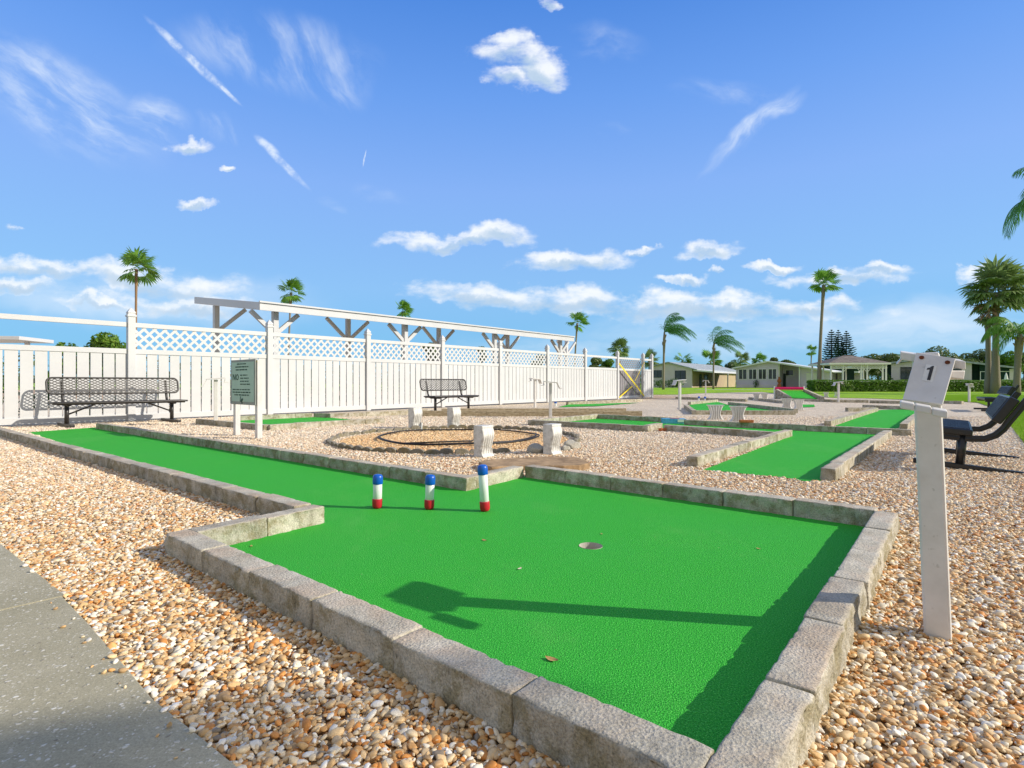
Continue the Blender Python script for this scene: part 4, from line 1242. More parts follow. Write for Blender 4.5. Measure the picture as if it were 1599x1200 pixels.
# ------------------------------------------------------------------ rules sign
sp0, sp1 = G(367, 680), G(401, 685)
sdv = xy(sp1 - sp0); sw = sdv.length; s_ang = math.atan2(sdv.y, sdv.x)
sign = thing('rules_sign', 'grey green rules sign reading NO, on two posts by the fairway', 'sign', sp0, s_ang)
ym = (sp0.y + sp1.y) / 2
zt, zb_ = H + 36 * ym / F, H - 34.3 * ym / F
for x in (0, sw):
    MB().box((x, 0.03, zt / 2 - .005), (0.075, 0.07, zt - .01)).build('post', 'paint', sign, bevel=0.004)
px0, px1 = -0.055, sw + 0.02
pw_, ph_ = px1 - px0, zt - zb_; pcx, pcz = (px0 + px1) / 2, (zt + zb_) / 2
MB().box((pcx, -0.018, pcz), (pw_, 0.018, ph_)).build('sign_frame', 'signframe', sign, bevel=0.004)
face = MB().box((pcx, -0.0285, pcz + .005), (pw_ - .06, 0.004, ph_ - .075)).build('sign_face', 'signgreen', sign)
def letters(m_, txt, x, z, hgt, w, d=-0.0325):
    t_ = hgt * .18
    for ch in txt:
        if ch == 'N':
            m_.bar((x + t_ / 2, d, z), (x + t_ / 2, d, z + hgt), .002, t_, up=Vector((1, 0, 0))); m_.bar((x + w - t_ / 2, d, z), (x + w - t_ / 2, d, z + hgt), .002, t_, up=Vector((1, 0, 0)))
            m_.extrude([(x, d - .001, z + hgt), (x + t_ * 1.3, d - .001, z + hgt), (x + w, d - .001, z), (x + w - t_ * 1.3, d - .001, z)], (0, .002, 0))
        if ch == 'O':
            n = 20; cx, cz = x + w / 2, z + hgt / 2
            for i in range(n):
                a0, a1 = 2 * math.pi * i / n, 2 * math.pi * (i + 1) / n
                q = [(cx + math.cos(a) * (w / 2 - dd), d - .001, cz + math.sin(a) * (hgt / 2 - dd)) for a, dd in ((a0, 0), (a1, 0), (a1, t_), (a0, t_))]
                m_.extrude(q, (0, .002, 0))
        x += w * 1.18
def rel(u, v): return px0 + pw_ * u, zt - ph_ * v
tx = MB(); x_, z_ = rel(.09, .455); letters(tx, 'NO', x_, z_, ph_ * .135, pw_ * .115)
rdt = random.Random(5)
# small lines too fine to read from here: rows of word-length strokes
for v, u0, u1, hh in ((.095, .27, .66, .026), (.16, .20, .74, .03), (.225, .22, .72, .03), (.345, .41, .70, .026), (.412, .41, .76, .026), (.48, .41, .76, .026), (.545, .41, .82, .026),
                      (.665, .09, .83, .026), (.725, .09, .83, .03), (.785, .16, .76, .028)):
    u = u0
    while u < u1 - .02:
        wl = min(rdt.uniform(.05, .14), u1 - u); q = u
        while q < u + wl - .006:
            x_, z_ = rel(q + .006, v); lw = pw_ * .0105; lh = ph_ * hh * rdt.uniform(.75, 1.0)
            tx.box((x_, -.0325, z_), (lw, .002, lh)); 
            if rdt.random() < .6: tx.box((x_ + lw * .6, -.0325, z_ + rdt.choice((-.4, 0, .4)) * lh), (lw * .9, .0022, lh * .22))
            q += .019
        u += wl + .022
x_, z_ = rel(.46, .90)
tx.extrude([(x_ - .05, -.0335, z_ - .02), (x_ - .035, -.0335, z_ + .05), (x_ - .02, -.0335, z_ + .055), (x_ - .032, -.0335, z_ - .006), (x_ + .0, -.0335, z_ - .004), (x_ - .004, -.0335, z_ - .02)], (0, .002, 0))
tx.tube([(x_ + .002, -.033, z_ + .0), (x_ + .015, -.033, z_ + .022), (x_ + .04, -.033, z_ + .02), (x_ + .045, -.033, z_ + .004), (x_ + .01, -.033, z_ - .008)], .005, 6)
tx.tube([(x_ + .018, -.033, z_ + .015), (x_ + .014, -.033, z_ - .045)], .005, 6)
tx.build('lettering', 'signink', face)
m_ = MB(); m_.extrude([(sw + .002, -.0065, zt - .045), (sw + .034, -.0065, zt - .045), (sw + .018, -.0065, zt - .015)], (0, .003, 0)); m_.build('warning_triangle', 'yellow', sign)

# ------------------------------------------------------------------ pegs on the nearest green
def peg(name_label, px, py, h, lean_):
    b = G(px, py); t = thing('peg_obstacle', name_label, 'peg', b, 0, 'red, white and blue pegs on the nearest green')
    r_ = 0.0265; lx, ly = lean_
    Rm = Matrix.Rotation(lx, 3, 'Y') @ Matrix.Rotation(ly, 3, 'X')
    def part(nm, prof, mat):
        m_ = MB().lathe(prof, n=28); m_.v = [tuple(Rm @ Vector(v)) for v in m_.v]; m_.build(nm, mat, t, smooth=True).data
        o = [c for c in t.children if c.name.startswith(nm)][-1]
        o.modifiers.new('bevel', 'BEVEL').width = .0008
    part('red_base', [(r_ * .55, 0.0), (r_ * .9, .004), (r_ * 1.10, .014), (r_ * 1.13, .03), (r_ * 1.13, .056), (r_ * 1.08, .058)], 'red')
    part('white_tube', [(r_, .057), (r_, h - .055)], 'pvc')
    part('blue_cap', [(r_ * 1.08, h - .058), (r_ * 1.14, h - .055), (r_ * 1.14, h - .018), (r_ * 1.05, h - .009), (r_ * .85, h - .003), (r_ * .45, h)], 'blue')
    return t


peg('leftmost of the three red, white and blue pegs on the nearest green', 589.5, 794, 0.203, (0.02, 0))
peg('middle of the three red, white and blue pegs on the nearest green', 670.5, 795.5, 0.205, (0.04, 0))
peg('tallest, left-leaning red, white and blue peg at right of the three', 758, 798.5, 0.272, (-0.06, 0.0))
for px, py, lb in ((1091, 627, 'left of the two small blue and white pegs at the angled green'), (1100.5, 627.5, 'right of the two small blue and white pegs at the angled green')):
    b = G(px, py); t = thing('peg_obstacle', lb, 'peg', b, 0, 'blue and white pegs at the angled green')
    MB().tube([(0, 0, 0), (.02, 0, .12)], .035, 10).build('white_tube', 'pvc', t); MB().tube([(.02, 0, .12), (.028, 0, .20)], .042, 10).build('blue_cap', 'blue', t)
b = G(868, 635); t = thing('peg_obstacle', 'small blue-topped white peg at the fence foot', 'peg', b, 0)
MB().tube([(0, 0, 0), (0, 0, .10)], .035, 10).build('white_tube', 'pvc', t); MB().tube([(0, 0, .10), (0, 0, .14)], .045, 10).build('blue_cap', 'blue', t)

# ------------------------------------------------------------------ garden pedestals
def scroll_mesh():
    """bench support: flat sides, S-shaped carved front (+y)"""
    bm = bmesh.new(); W, D, Hh = 0.172, 0.120, 0.318; nx, nz = 33, 44
    def prof(z):
        t = z / Hh
        return D / 2 + 0.013 * math.sin(t * 2 * math.pi * 1.15 + 3.0) + (0.005 if t > .94 else 0) + (0.008 if t < .05 else 0)
    grid = []
    for iz in range(nz + 1):
        row = []; z = Hh * iz / nz
        for ix in range(nx + 1):
            u = ix / nx; t = z / Hh
            rib = abs(math.sin(u * math.pi * 5)) ** .7
            amp = 0.021 * (1 if .07 < t < .91 else .1) * (0.6 + .4 * math.cos((t - .45) * 9))
            y = prof(z) - amp * (1 - rib)
            if .10 < t < .36: y -= 0.012 * max(0, math.sin(u * math.pi * 9 + t * 20)) ** 2
            row.append(bm.verts.new((W * (u - .5) * (1 + .012 * math.sin(t * 6.28 + 2.6)), y, z)))
        grid.append(row)
    back = [[bm.verts.new((W * (s - .5) * (1 + .012 * math.sin(iz / nz * 6.28 + 2.6)), -D / 2 - .25 * (prof(Hh * iz / nz) - D / 2), Hh * iz / nz)) for s in (0, 1)] for iz in range(nz + 1)]
    for iz in range(nz):
        for ix in range(nx): bm.faces.new((grid[iz][ix], grid[iz][ix + 1], grid[iz + 1][ix + 1], grid[iz + 1][ix]))
        bm.faces.new((back[iz][1], back[iz][0], back[iz + 1][0], back[iz + 1][1]))
        bm.faces.new((back[iz][0], grid[iz][0], grid[iz + 1][0], back[iz + 1][0])); bm.faces.new((grid[iz][nx], back[iz][1], back[iz + 1][1], grid[iz + 1][nx]))
    bm.faces.new(grid[nz] + [back[nz][1], back[nz][0]]); bm.faces.new(list(reversed(grid[0])) + [back[0][0], back[0][1]])
    bmesh.ops.recalc_face_normals(bm, faces=bm.faces); me = bpy.data.meshes.new('scroll_pedestal'); bm.to_mesh(me); bm.free(); me.materials.append(M['ped']); return me


scr = scroll_mesh()
def pedestal(px, py, lab, rz=None, sc=1.0):
    o = bpy.data.objects.new('scroll_pedestal', scr); COL.objects.link(o); b = G(px, py)
    o.location = (b.x, b.y, -.004); o.rotation_euler = (0, 0, a_ang + math.pi if rz is None else rz); o.scale = (sc,) * 3
    tag(o, lab, 'pedestal', 'carved white pedestals round the hose ring')
pedestal(756, 712.5, 'white carved scroll pedestal at the front left of the hose ring')
pedestal(863, 708.5, 'bluish white carved scroll pedestal at the front right of the hose ring', sc=1.0)
pedestal(649, 668.5, 'white carved pedestal at the back left of the hose ring', sc=1.08)
pedestal(709.5, 668.5, 'white carved pedestal at the back right of the hose ring', sc=1.08)


def flare_mesh():
    bm = bmesh.new(); nz, nx = 26, 42; Hh = 0.305
    def half(t):
        return 0.095 + 0.062 * max(0, (t - .42) / .58) ** 1.5 + 0.060 * max(0, (.42 - t) / .42) ** 1.6
    rows = []
    for face in (1, -1):
        g = []
        for iz in range(nz + 1):
            t = iz / nz; w = half(t) + (0.006 if t > .94 or t < .05 else 0)
            row = []
            for ix in range(nx + 1):
                u = ix / nx - .5
                rib = abs(math.cos(u * math.pi * 5)); dp = 0.058 - (0.026 * (1 - rib ** .6) if .06 < t < .93 else 0)
                row.append(bm.verts.new((u * 2 * w, face * -dp, t * Hh)))
            g.append(row)
        rows.append(g)
        for iz in range(nz):
            for ix in range(nx): bm.faces.new((g[iz][ix], g[iz][ix + 1], g[iz + 1][ix + 1], g[iz + 1][ix]))
    a, b = rows
    for iz in range(nz):
        for ix in (0, nx): bm.faces.new((a[iz][ix], a[iz + 1][ix], b[iz + 1][ix], b[iz][ix]))
    for iz in (0, nz):
        for ix in range(nx): bm.faces.new((a[iz][ix], a[iz][ix + 1], b[iz][ix + 1], b[iz][ix]))
    bmesh.ops.recalc_face_normals(bm, faces=bm.faces); me = bpy.data.meshes.new('flared_pedestal'); bm.to_mesh(me); bm.free(); me.materials.append(M['paint']); return me


fl = flare_mesh()
for px, py, sc, lab in ((1117.5, 656, 1.0, 'fluted flared white bench support, left of the pair behind the lane'), (1153, 659, 1.0, 'fluted flared white bench support, right of the pair behind the lane'),
                        (1229, 639, 1.0, 'left of the two overlapping flared white supports by the angled green'), (1247.5, 640.5, .95, 'right of the two overlapping flared white supports by the angled green'),
                        (1182, 625.5, 1.0, 'left of two small flared white supports in front of the sunroom'), (1194.5, 625.2, 1.0, 'right of two small flared white supports in front of the sunroom'),
                        (1290.5, 620.5, .85, 'distant flared white support just right of the ramp'), (1307, 619.8, .85, 'distant flared white support hidden partly by a stand at the hedge')):
    o = bpy.data.objects.new('flared_pedestal', fl); COL.objects.link(o); b = G(px, py); o.location = (b.x, b.y, -.004); o.rotation_euler = (0, 0, random.uniform(-.2, .2) - 0.15); o.scale = (sc,) * 3
    tag(o, lab, 'pedestal', 'flared white bench supports')

# ------------------------------------------------------------------ ring of edging stones, hose, flagstone, rocks
def edging():
    m_ = MB(); n = 10; W = 0.30; prof = []
    for q in range(2):
        for i in range(n + 1):
            a = math.pi - math.pi * i / n; prof.append((-W / 4 + q * W / 2 + math.cos(a) * W / 4, 0.055 + math.sin(a) * 0.035))
    prof = [(-W / 2, -.04)] + prof + [(W / 2, -.04)]
    m_.extrude([(x, -.022, z) for x, z in prof], (0, .044, 0)); o = m_.build('edging_stone', 'edging', bevel=0.006); return o
e0 = edging(); RE = 1.62; ne = 33
for i in range(ne):
    a = 2 * math.pi * i / ne - 1.2
    if 0.02 < (a + 1.2) / 6.283 < 0.14: continue          # replaced by rocks on the right
    o = e0 if i == 0 else e0.copy()
    if i: COL.objects.link(o)
    o.location = (ring_c.x + RE * math.cos(a), ring_c.y + RE * math.sin(a), random.uniform(-.045, -.022)); o.rotation_euler = (random.uniform(-.2, .2), random.uniform(-.08, .08), a + math.pi / 2 + random.uniform(-.08, .08))
    tag(o, f"grey scalloped edging stone, {ORD[i]} clockwise from the front right of the ring", 'edging stone', 'scalloped edging stones round the hose ring')
ga = ring_c
def rock(px, py, s_, lab, sq=.7):
    bm = bmesh.new(); bmesh.ops.create_icosphere(bm, subdivisions=3, radius=1); sd_ = Vector((px, py, 0)) * .37
    for v in bm.verts: v.co *= 1 + .35 * mnoise.noise(v.co * 1.3 + sd_) ; v.co.z *= sq
    me = bpy.data.meshes.new('rock'); bm.to_mesh(me); bm.free(); me.materials.append(M['rock']); me.polygons.foreach_set('use_smooth', [True] * len(me.polygons))
    o = bpy.data.objects.new('rock', me); COL.objects.link(o); b = G(px, py); o.location = (b.x, b.y, s_ * sq * .5); o.scale = (s_ * 1.2, s_, s_); o.rotation_euler = (0, 0, px)
    tag(o, lab, 'rock', 'pale rocks at the right of the ring')
rock(838, 707, .085, 'pale rock left of the bluish pedestal at the ring')
rock(893, 700, .085, 'larger pale rock right of the bluish pedestal')
rock(884, 703, .05, 'small pale rock tucked against the bluish pedestal')
hz = MB(); pts = []
for i in range(150):
    a = 2 * math.pi * i / 75; q = 1.10 + .035 * math.sin(3 * a + 1) + (.05 if i > 75 else 0) * math.sin(a * .5)
    pts.append((ring_c.x + .0 + q * math.cos(a - 2), ring_c.y + .15 + q * math.sin(a - 2) * .98, .016 + .012 * math.sin(a * 2.5) ** 2 + (.006 if i > 75 else 0)))
pts += [(ring_c.x + .25, ring_c.y - .6, .03), (ring_c.x + .35, ring_c.y - .15, .05), (ring_c.x + .3, ring_c.y + .1, .03)]
ho = hz.tube(pts, .0095, 8).build('hose', 'hose', smooth=True); tag(ho, 'black hose coiled in a loose ring on the rusty gravel', 'hose')
fsn = MB(); fpx = [(748, 721.5), (760, 718.5), (786, 716.5), (837, 713.2), (870, 712.8), (900, 713.8), (914, 718), (922, 723), (905, 726.5), (881, 727.5), (840, 727), (805, 727.5), (768, 729.5), (755, 726.5)]
fv = [G(x, y, .05) for x, y in fpx]
m_ = MB(); m_.prism([(p.x, p.y) for p in fv], -.01, .05); fo = m_.build('flagstone', 'flag', bevel=.008); tag(fo, 'flat brown flagstone slab between the front pedestals and the kerb', 'flagstone')
w0 = G(658.5, 674); o = MB().tube([(w0.x, w0.y, 0), (w0.x + .005, w0.y, .13)], .011, 8).build('marker_stake', 'pvc'); tag(o, 'short white stake at the back left of the hose ring', 'stake')

# ------------------------------------------------------------------ small things on and by the greens
t = thing('bumper_obstacle', 'blue, white and red painted bumper box in the narrow lane', 'obstacle', G(1052, 661.5, 0), -0.08)
MB().box((0, 0, .045), (.42, .16, .09)).build('box', 'lightblue', t, bevel=.004)
MB().box((.02, -.02, .0935), (.16, .07, .005)).build('red_patch', 'red', t); MB().box((.12, -.083, .055), (.12, .006, .05)).build('white_panel', 'pvc', t)
for px, py, rz, lab in ((1040, 673, .35, 'orange brick bit lying by the end of the narrow lane'), (1166, 668.5, -.1, 'orange brick bit lying behind the narrow lane wall')):
    b = G(px, py); o = MB().box((0, 0, .02), (.22, .075, .045)).build('brick', 'orange', loc=(b.x, b.y, .0 if px < 1100 else .09), rot=(0, 0, rz), bevel=.006); tag(o, lab, 'brick')
lf = []
for px, py, mat, sz, lab in ((757, 845, 'dryleaf', .016, 'small dry curled leaf above the plate shadow on the nearest green'), (812, 889.5, 'cream', .013, 'cream petal lying on the nearest green near the hole'),
                             (862, 1032, 'dryleaf', .02, 'thin brown leaf on the nearest green near the front kerb'), (393, 854, 'dryleaf', .012, 'dry leaf in the left corner of the nearest green'),
                             (265, 1140, 'dryleaf', .012, 'reddish leaf lying on the path'), (940, 835, 'dryleaf', .01, 'tiny dry leaf behind the hole'), (1185, 858, 'dryleaf', .012, 'dry leaf on the nearest green toward its right kerb')):
    b = G(px, py); m_ = MB(); n = 6; a_ = random.uniform(0, 6)
    up = [(t_ / n * 2 - 1) for t_ in range(n + 1)]
    vs = []
    for t_ in up:
        w_ = (1 - t_ * t_) * .42 + .04; z = .002 + .14 * sz * t_ * t_
        vs += [(t_ * sz, -w_ * sz, z + .12 * sz), (t_ * sz, 0, z + .001), (t_ * sz, w_ * sz, z + .16 * sz)]
    fs_ = []
    for i in range(n): fs_ += [(3 * i, 3 * i + 3, 3 * i + 4, 3 * i + 1), (3 * i + 1, 3 * i + 4, 3 * i + 5, 3 * i + 2)]
    o = m_.add(vs, fs_).build('fallen_leaf', mat, loc=(b.x, b.y, 0.006 if px < 300 else 0), rot=(0, 0, a_), fix=False); tag(o, lab, 'leaf')

# ramp hole
rb = G(1246, 623.5); ry = rb.y
ramp = thing('putting_ramp', 'green turf putting ramp with pink carpeted beam between white posts', 'ramp', rb, -0.05)
def rx(px): return (px - 1246) * ry / F
def rzz(py): return H - (py - HY) * ry / F
ztop = rzz(610.5); zr0 = .02
m_ = MB(); m_.extrude([(rx(1236), 0, zr0), (rx(1276), 0, zr0), (rx(1266), .9, ztop), (rx(1228), .9, ztop)], (0, .02, -.05)); m_.build('turf', 'turf', ramp)
for x0, x1 in ((1232, 1225), (1281, 1268)):
    m_ = MB(); d = .10
    m_.extrude([(rx(x0), -.1, -.02), (rx(x0), -.1, .10), (rx(x1), .9, ztop + .08), (rx(x1), .9, -.02)], (d if x0 < 1250 else .12, 0, 0)); m_.build('side_kerb', 'conc_pale', ramp)
for px in (1223.5, 1270): MB().box((rx(px), .92, rzz(603.5) / 2), (.055, .055, rzz(603.5))).build('post', 'pvc', ramp)
MB().box((rx(1246.5), .92, (rzz(605) + rzz(609.5)) / 2), (rx(1269) - rx(1224), .12, .13)).build('beam', 'pink', ramp, bevel=.03)
MB().box((rx(1246.5), .98, ztop / 2 - .02), (rx(1268) - rx(1226), .06, ztop)).build('back_wall', 'conc_pale', ramp)

# ------------------------------------------------------------------ houses across the lawn
EX, EY = Nn, A
FRAME = Matrix((EX, EY, Vector((0, 0, 1)))).transposed()


def u_at(O, px, v=0.0):
    kx = (px - 800) / F; Q = O + EY * v
    return (kx * Q.y - Q.x) / (EX.x - kx * EX.y)


def z_at(O, px, py, v=0.0):
    u = u_at(O, px, v); Y = (O + EX * u + EY * v).y
    return H - (py - HY) * Y / F


def v_at(O, px, u=0.0):
    """depth along A, on the side wall at u, for this pixel column"""
    kx = (px - 800) / F; Q = O + EX * u
    return (kx * Q.y - Q.x) / (EY.x - kx * EY.y)


def house(name, label, O):
    return thing(name, label, 'house', (O.x, O.y, 0), math.atan2(EX.y, EX.x))


def win(par, u0, u1, z0, z1, v=0.0, nx=2, nz=1, frame='trim', pane='glass', side=False, name='window'):
    """window in the front wall (or, side=True, in the wall facing +u)"""
    f = MB(); t = .07
    def bx(a0, a1, b0, b1, d0, d1):
        c = ((a0 + a1) / 2, (d0 + d1) / 2, (b0 + b1) / 2); s_ = (abs(a1 - a0), abs(d1 - d0), abs(b1 - b0))
        if side: c = (-c[1], c[0], c[2]); s_ = (s_[1], s_[0], s_[2])
        return c, s_
    for a in ((u0, u0 + t, z0, z1), (u1 - t, u1, z0, z1), (u0 + t, u1 - t, z1 - t, z1), (u0 + t, u1 - t, z0, z0 + t)):
        f.box(*bx(*a, v - .05, v + .02))
    for i in range(1, nx):
        c = u0 + (u1 - u0) * i / nx; f.box(*bx(c - t / 2, c + t / 2, z0 + t, z1 - t, v - .045, v + .02))
    for i in range(1, nz):
        c = z0 + (z1 - z0) * i / nz; f.box(*bx(u0 + t, u1 - t, c - t / 3, c + t / 3, v - .04, v + .02))
    w = f.build(name, frame, par)
    g = MB(); g.box(*bx(u0 + t * .5, u1 - t * .5, z0 + t * .5, z1 - t * .5, v - .02, v + .0)); g.build('pane', pane, w)
    return w


def gable_wall(u0, u1, zl, zr, up_, zp, v0, v1, z0=0.0):
    return MB().extrude([(u0, v0, z0), (u1, v0, z0), (u1, v0, zr), (up_, v0, zp), (u0, v0, zl)], (0, v1 - v0, 0))


def slab_roof(par, pts, v0, v1, th, mat, name='roof'):
    """roof following the front outline pts [(u, z)...]"""
    low = [(u, v0, z) for u, z in pts]; top = [(u, v0, z + th) for u, z in reversed(pts)]
    return MB().extrude(low + top, (0, v1 - v0, 0)).build(name, mat, par)


# sunroom house in the middle
O2 = P(1150, 598, 84); O2.z = 0
h2 = house('bungalow', 'pale blue grey bungalow with a row of dark sunroom windows and a garage', O2)
U = lambda px: u_at(O2, px)
Z = lambda px, py: z_at(O2, px, py)
zl, zp, zr = Z(1150, 575.5), Z(1201, 566), Z(1292, 580)
sl_r = (zr - zp) / (U(1292) - U(1201))
zr_at = lambda u: zp + sl_r * (u - U(1201))
u_s, u_p = U(1215.5), U(1249)
MB().extrude([(0, 0, 0), (u_s, 0, 0), (u_s, 0, zr_at(u_s)), (U(1201), 0, zp), (0, 0, zl)], (0, 14, 0)).build('sunroom_wall', 'wall_blue', h2)
MB().extrude([(u_s + .01, 3, 0), (u_p - .01, 3, 0), (u_p - .01, 3, zr_at(u_p) - .01), (u_s + .01, 3, zr_at(u_s) - .01)], (0, 8, 0)).build('porch_wall', 'wall_blue', h2)
MB().extrude([(u_p, .5, 0), (U(1297), .5, 0), (U(1297), .5, zr_at(U(1297))), (u_p, .5, zr_at(u_p))], (0, 11, 0)).build('garage_wall', 'wall_blue', h2)
for a, b_ in ((1153.8, 1167), (1169.4, 1182.3), (1184.7, 1197.5), (1200, 1213.5)):
    win(h2, U(a), U(b_), Z(1180, 593), Z(1180, 576.5), nx=2)
win(h2, u_at(O2, 1227, 3), u_at(O2, 1240, 3), Z(1233, 587), Z(1233, 577), v=3, nx=1)
d_ = MB().box(((u_at(O2, 1220, 3) + u_at(O2, 1225, 3)) / 2, 2.97, 1.05), (.9, .06, 2.1)).build('door', 'frame_dark', h2)
MB().box(((U(1258.5) + U(1279)) / 2, .47, 1.05), (U(1279) - U(1258.5), .06, 2.15)).build('garage_door', 'door_white', h2)
for px in (1216.5, 1248.5): MB().box((U(px), .15, zr_at(U(px)) / 2), (.13, .13, zr_at(U(px)))).build('porch_post', 'trim', h2)
slab_roof(h2, [(-.5, zl - .12), (U(1201), zp + .01), (U(1300), zr_at(U(1300)) + .01)], -.5, 14.5, .20, 'roof_white')
MB().box((U(1217) / 2, -.06, .25), (U(1214), .10, .45)).build('skirting', 'wall_grey', h2)
ext = MB().box((U(1318), 4.0, Z(1318, 580) - .1), (U(1338) - U(1297), 5, .18)).build('side_roof', 'roof_white', h2)
MB().box((U(1318), 6.0, 1.1), (U(1336) - U(1298), 3, 2.2)).build('side_wall', 'wall_grey', h2)
for a in (1305.5, 1310, 1317.5, 1322):
    win(h2, U(a), U(a + 3.2), .75, Z(1310, 583) - .05, v=4.46, nx=1)
# figure and pots by its door
s_ = O2 + EX * U(1219.5) + EY * -.8; o = MB().lathe([(.22, 0), (.3, .2), (.24, .5), (.16, .62), (.12, .68), (.28, .9), (.26, 1.15), (.10, 1.3), (.13, 1.42), (.10, 1.55), (.01, 1.6)], n=16).build('garden_figure', 'terracotta', smooth=True, loc=s_)
tag(o, 'terracotta garden figure standing by the porch of the sunroom house', 'garden figure')


def shrub(px, Y, w, h, lab, mat='shrub', n=500, size=.10, z0=0.0, group=None):
    c = P(px, 598, Y); rd = random.Random(int(px * 7)); t = thing('shrub', lab, 'shrub', (c.x, c.y, z0), 0, group)
    MB().tube([(0, 0, -.02), (0, 0, h * .5)], .03, 6).build('stem', 'bark', t)
    m_ = MB(); ct = [(Vector((rd.uniform(-.3, .3) * w, rd.uniform(-.2, .2) * w, h * rd.uniform(.42, .62))), Vector((w * .36, w * .34, h * .42))) for _ in range(4)]
    leaf_cloud(m_, ct, n, size, rd=rd); m_.build('foliage', mat, t, fix=False)


shrub(1180.6, 82, .75, 1.25, 'small dark potted shrub in front of the sunroom windows', n=260, size=.08)

# tan house on the left
O1 = P(1081, 598, 85); O1.z = 0
h1 = house('bungalow', 'tan sided bungalow with blue grey roof and carport, nearest the fence end', O1)
U1 = lambda px: u_at(O1, px)
ul = U1(1017); zl1 = z_at(O1, 1020, 573.5); zpk = z_at(O1, 1045, 567); zr1 = z_at(O1, 1081, 576.5); upk = U1(1045)
Lh = v_at(O1, 1150)
Lh = min(Lh, 26)
MB().extrude([(ul, 0, 0), (0, 0, 0), (0, 0, zr1), (upk, 0, zpk), (ul, 0, zl1)], (0, .25, 0)).build('gable_wall', 'wall_grey', h1)
MB().box((-.3, Lh / 2 + .25, zr1 / 2 - .05), (.4, Lh - .5, zr1 - .1)).build('side_wall', 'tan', h1)
MB().box((ul + .2, Lh / 2 + .25, zr1 / 2 - .05), (.4, Lh - .5, zr1 - .1)).build('rear_wall', 'tan', h1)
slab_roof(h1, [(ul - .3, zl1 - .05), (upk, zpk + .01), (.9, zr1 - .22)], -.4, Lh + .6, .16, 'roof_grey')
win(h1, U1(1054.5), U1(1071.5), z_at(O1, 1063, 593), z_at(O1, 1063, 579), nx=2, nz=2, frame='frame_dark')
win(h1, U1(1021), U1(1034), z_at(O1, 1028, 590), z_at(O1, 1028, 578.5), nx=2, frame='frame_dark')
MB().box((-.07, v_at(O1, 1095), 1.05), (.06, 1.0, 2.1)).build('door', 'frame_dark', h1)
win(h1, v_at(O1, 1101), v_at(O1, 1106), 1.1, 2.1, v=.10, nx=1, frame='frame_dark', side=True)
cv0, cv1 = v_at(O1, 1106, 2.5), v_at(O1, 1150, 2.5)
cv1 = min(cv1, Lh)
MB().extrude([(0.3, cv0, zr1 - .30), (3.4, cv0, zr1 - .62), (3.4, cv0, zr1 - .40), (0.3, cv0, zr1 - .13)], (0, cv1 - cv0, 0)).build('carport_roof', 'roof_white', h1)
for f_ in (.02, .5, .98): MB().box((3.25, cv0 + (cv1 - cv0) * f_, (zr1 - .60) / 2), (.14, .14, zr1 - .60)).build('carport_post', 'trim', h1)
shrub(1028, 82, 2.0, 1.3, 'rounded green shrub under the left window of the tan house', n=600)
shrub(1050, 82, 2.4, 1.4, 'dark green shrub at the middle of the tan house front', n=700)
shrub(1059, 81.5, 1.5, 1.2, 'yellow green shrub beside the dark one at the tan house', 'hedge', n=500)

# long dark house on the right
O3 = P(1378, 598, 76); O3.z = 0
h3 = house('bungalow', 'long white bungalow with dark green porch behind the hedge at right', O3)
U3 = lambda px, v=0.0: u_at(O3, px, v)
za, zpk3, zb3 = z_at(O3, 1378, 571), z_at(O3, 1452, 560.5), z_at(O3, 1585, 576)
up3 = U3(1452); sl3 = (zb3 - zpk3) / (U3(1585) - up3)
zz3 = lambda u: (za + (zpk3 - za) * u / up3) if u < up3 else zpk3 + sl3 * (u - up3)
for a, b_, v, mt, nm in ((1378, 1392, 1.2, 'screen', 'porch_screen'), (1392.2, 1518, 0, 'wall_grey', 'front_wall'), (1518.2, 1530, 1.0, 'screen', 'porch_screen'), (1530.2, 1585, .3, 'screen', 'screened_porch')):
    u0, u1 = U3(a), U3(b_); pts = [(u0, v, 0), (u1, v, 0), (u1, v, zz3(u1))] + ([(up3, v, zpk3)] if u0 < up3 < u1 else []) + [(u0, v, zz3(u0))]
    MB().extrude(pts, (0, 9, 0)).build(nm, mt, h3)
win(h3, U3(1406.5), U3(1424), z_at(O3, 1415, 593), z_at(O3, 1415, 573.5), nx=2, frame='frame_dark')
win(h3, U3(1487), U3(1502), z_at(O3, 1495, 592), z_at(O3, 1495, 576), nx=2, frame='frame_dark')
for a, b_ in ((1531, 1546), (1547, 1560), (1561, 1580)):
    win(h3, U3(a), U3(b_), z_at(O3, 1555, 594), z_at(O3, 1555, 580), v=.27, nx=1, pane='screen', name='screen_panel')
MB().box((U3(1583), .22, zb3 / 2), (.7, .1, zb3 - .05)).build('corner_board', 'wall_grey', h3)
slab_roof(h3, [(-.6, zz3(0) - .02), (up3, zpk3 + .01), (U3(1588), zz3(U3(1588)) + .01)], -.5, 10, .22, 'roof_grey')
o3 = O3 + EX * U3(1569) + EY * -3.0; o = MB().lathe([(.03, 0), (.03, .8), (.16, .9), (.20, 1.15), (.12, 1.6), (.02, 1.95)], n=12).build('closed_parasol', 'trim', loc=o3); tag(o, 'small closed white parasol in front of the screened porch at right', 'parasol')

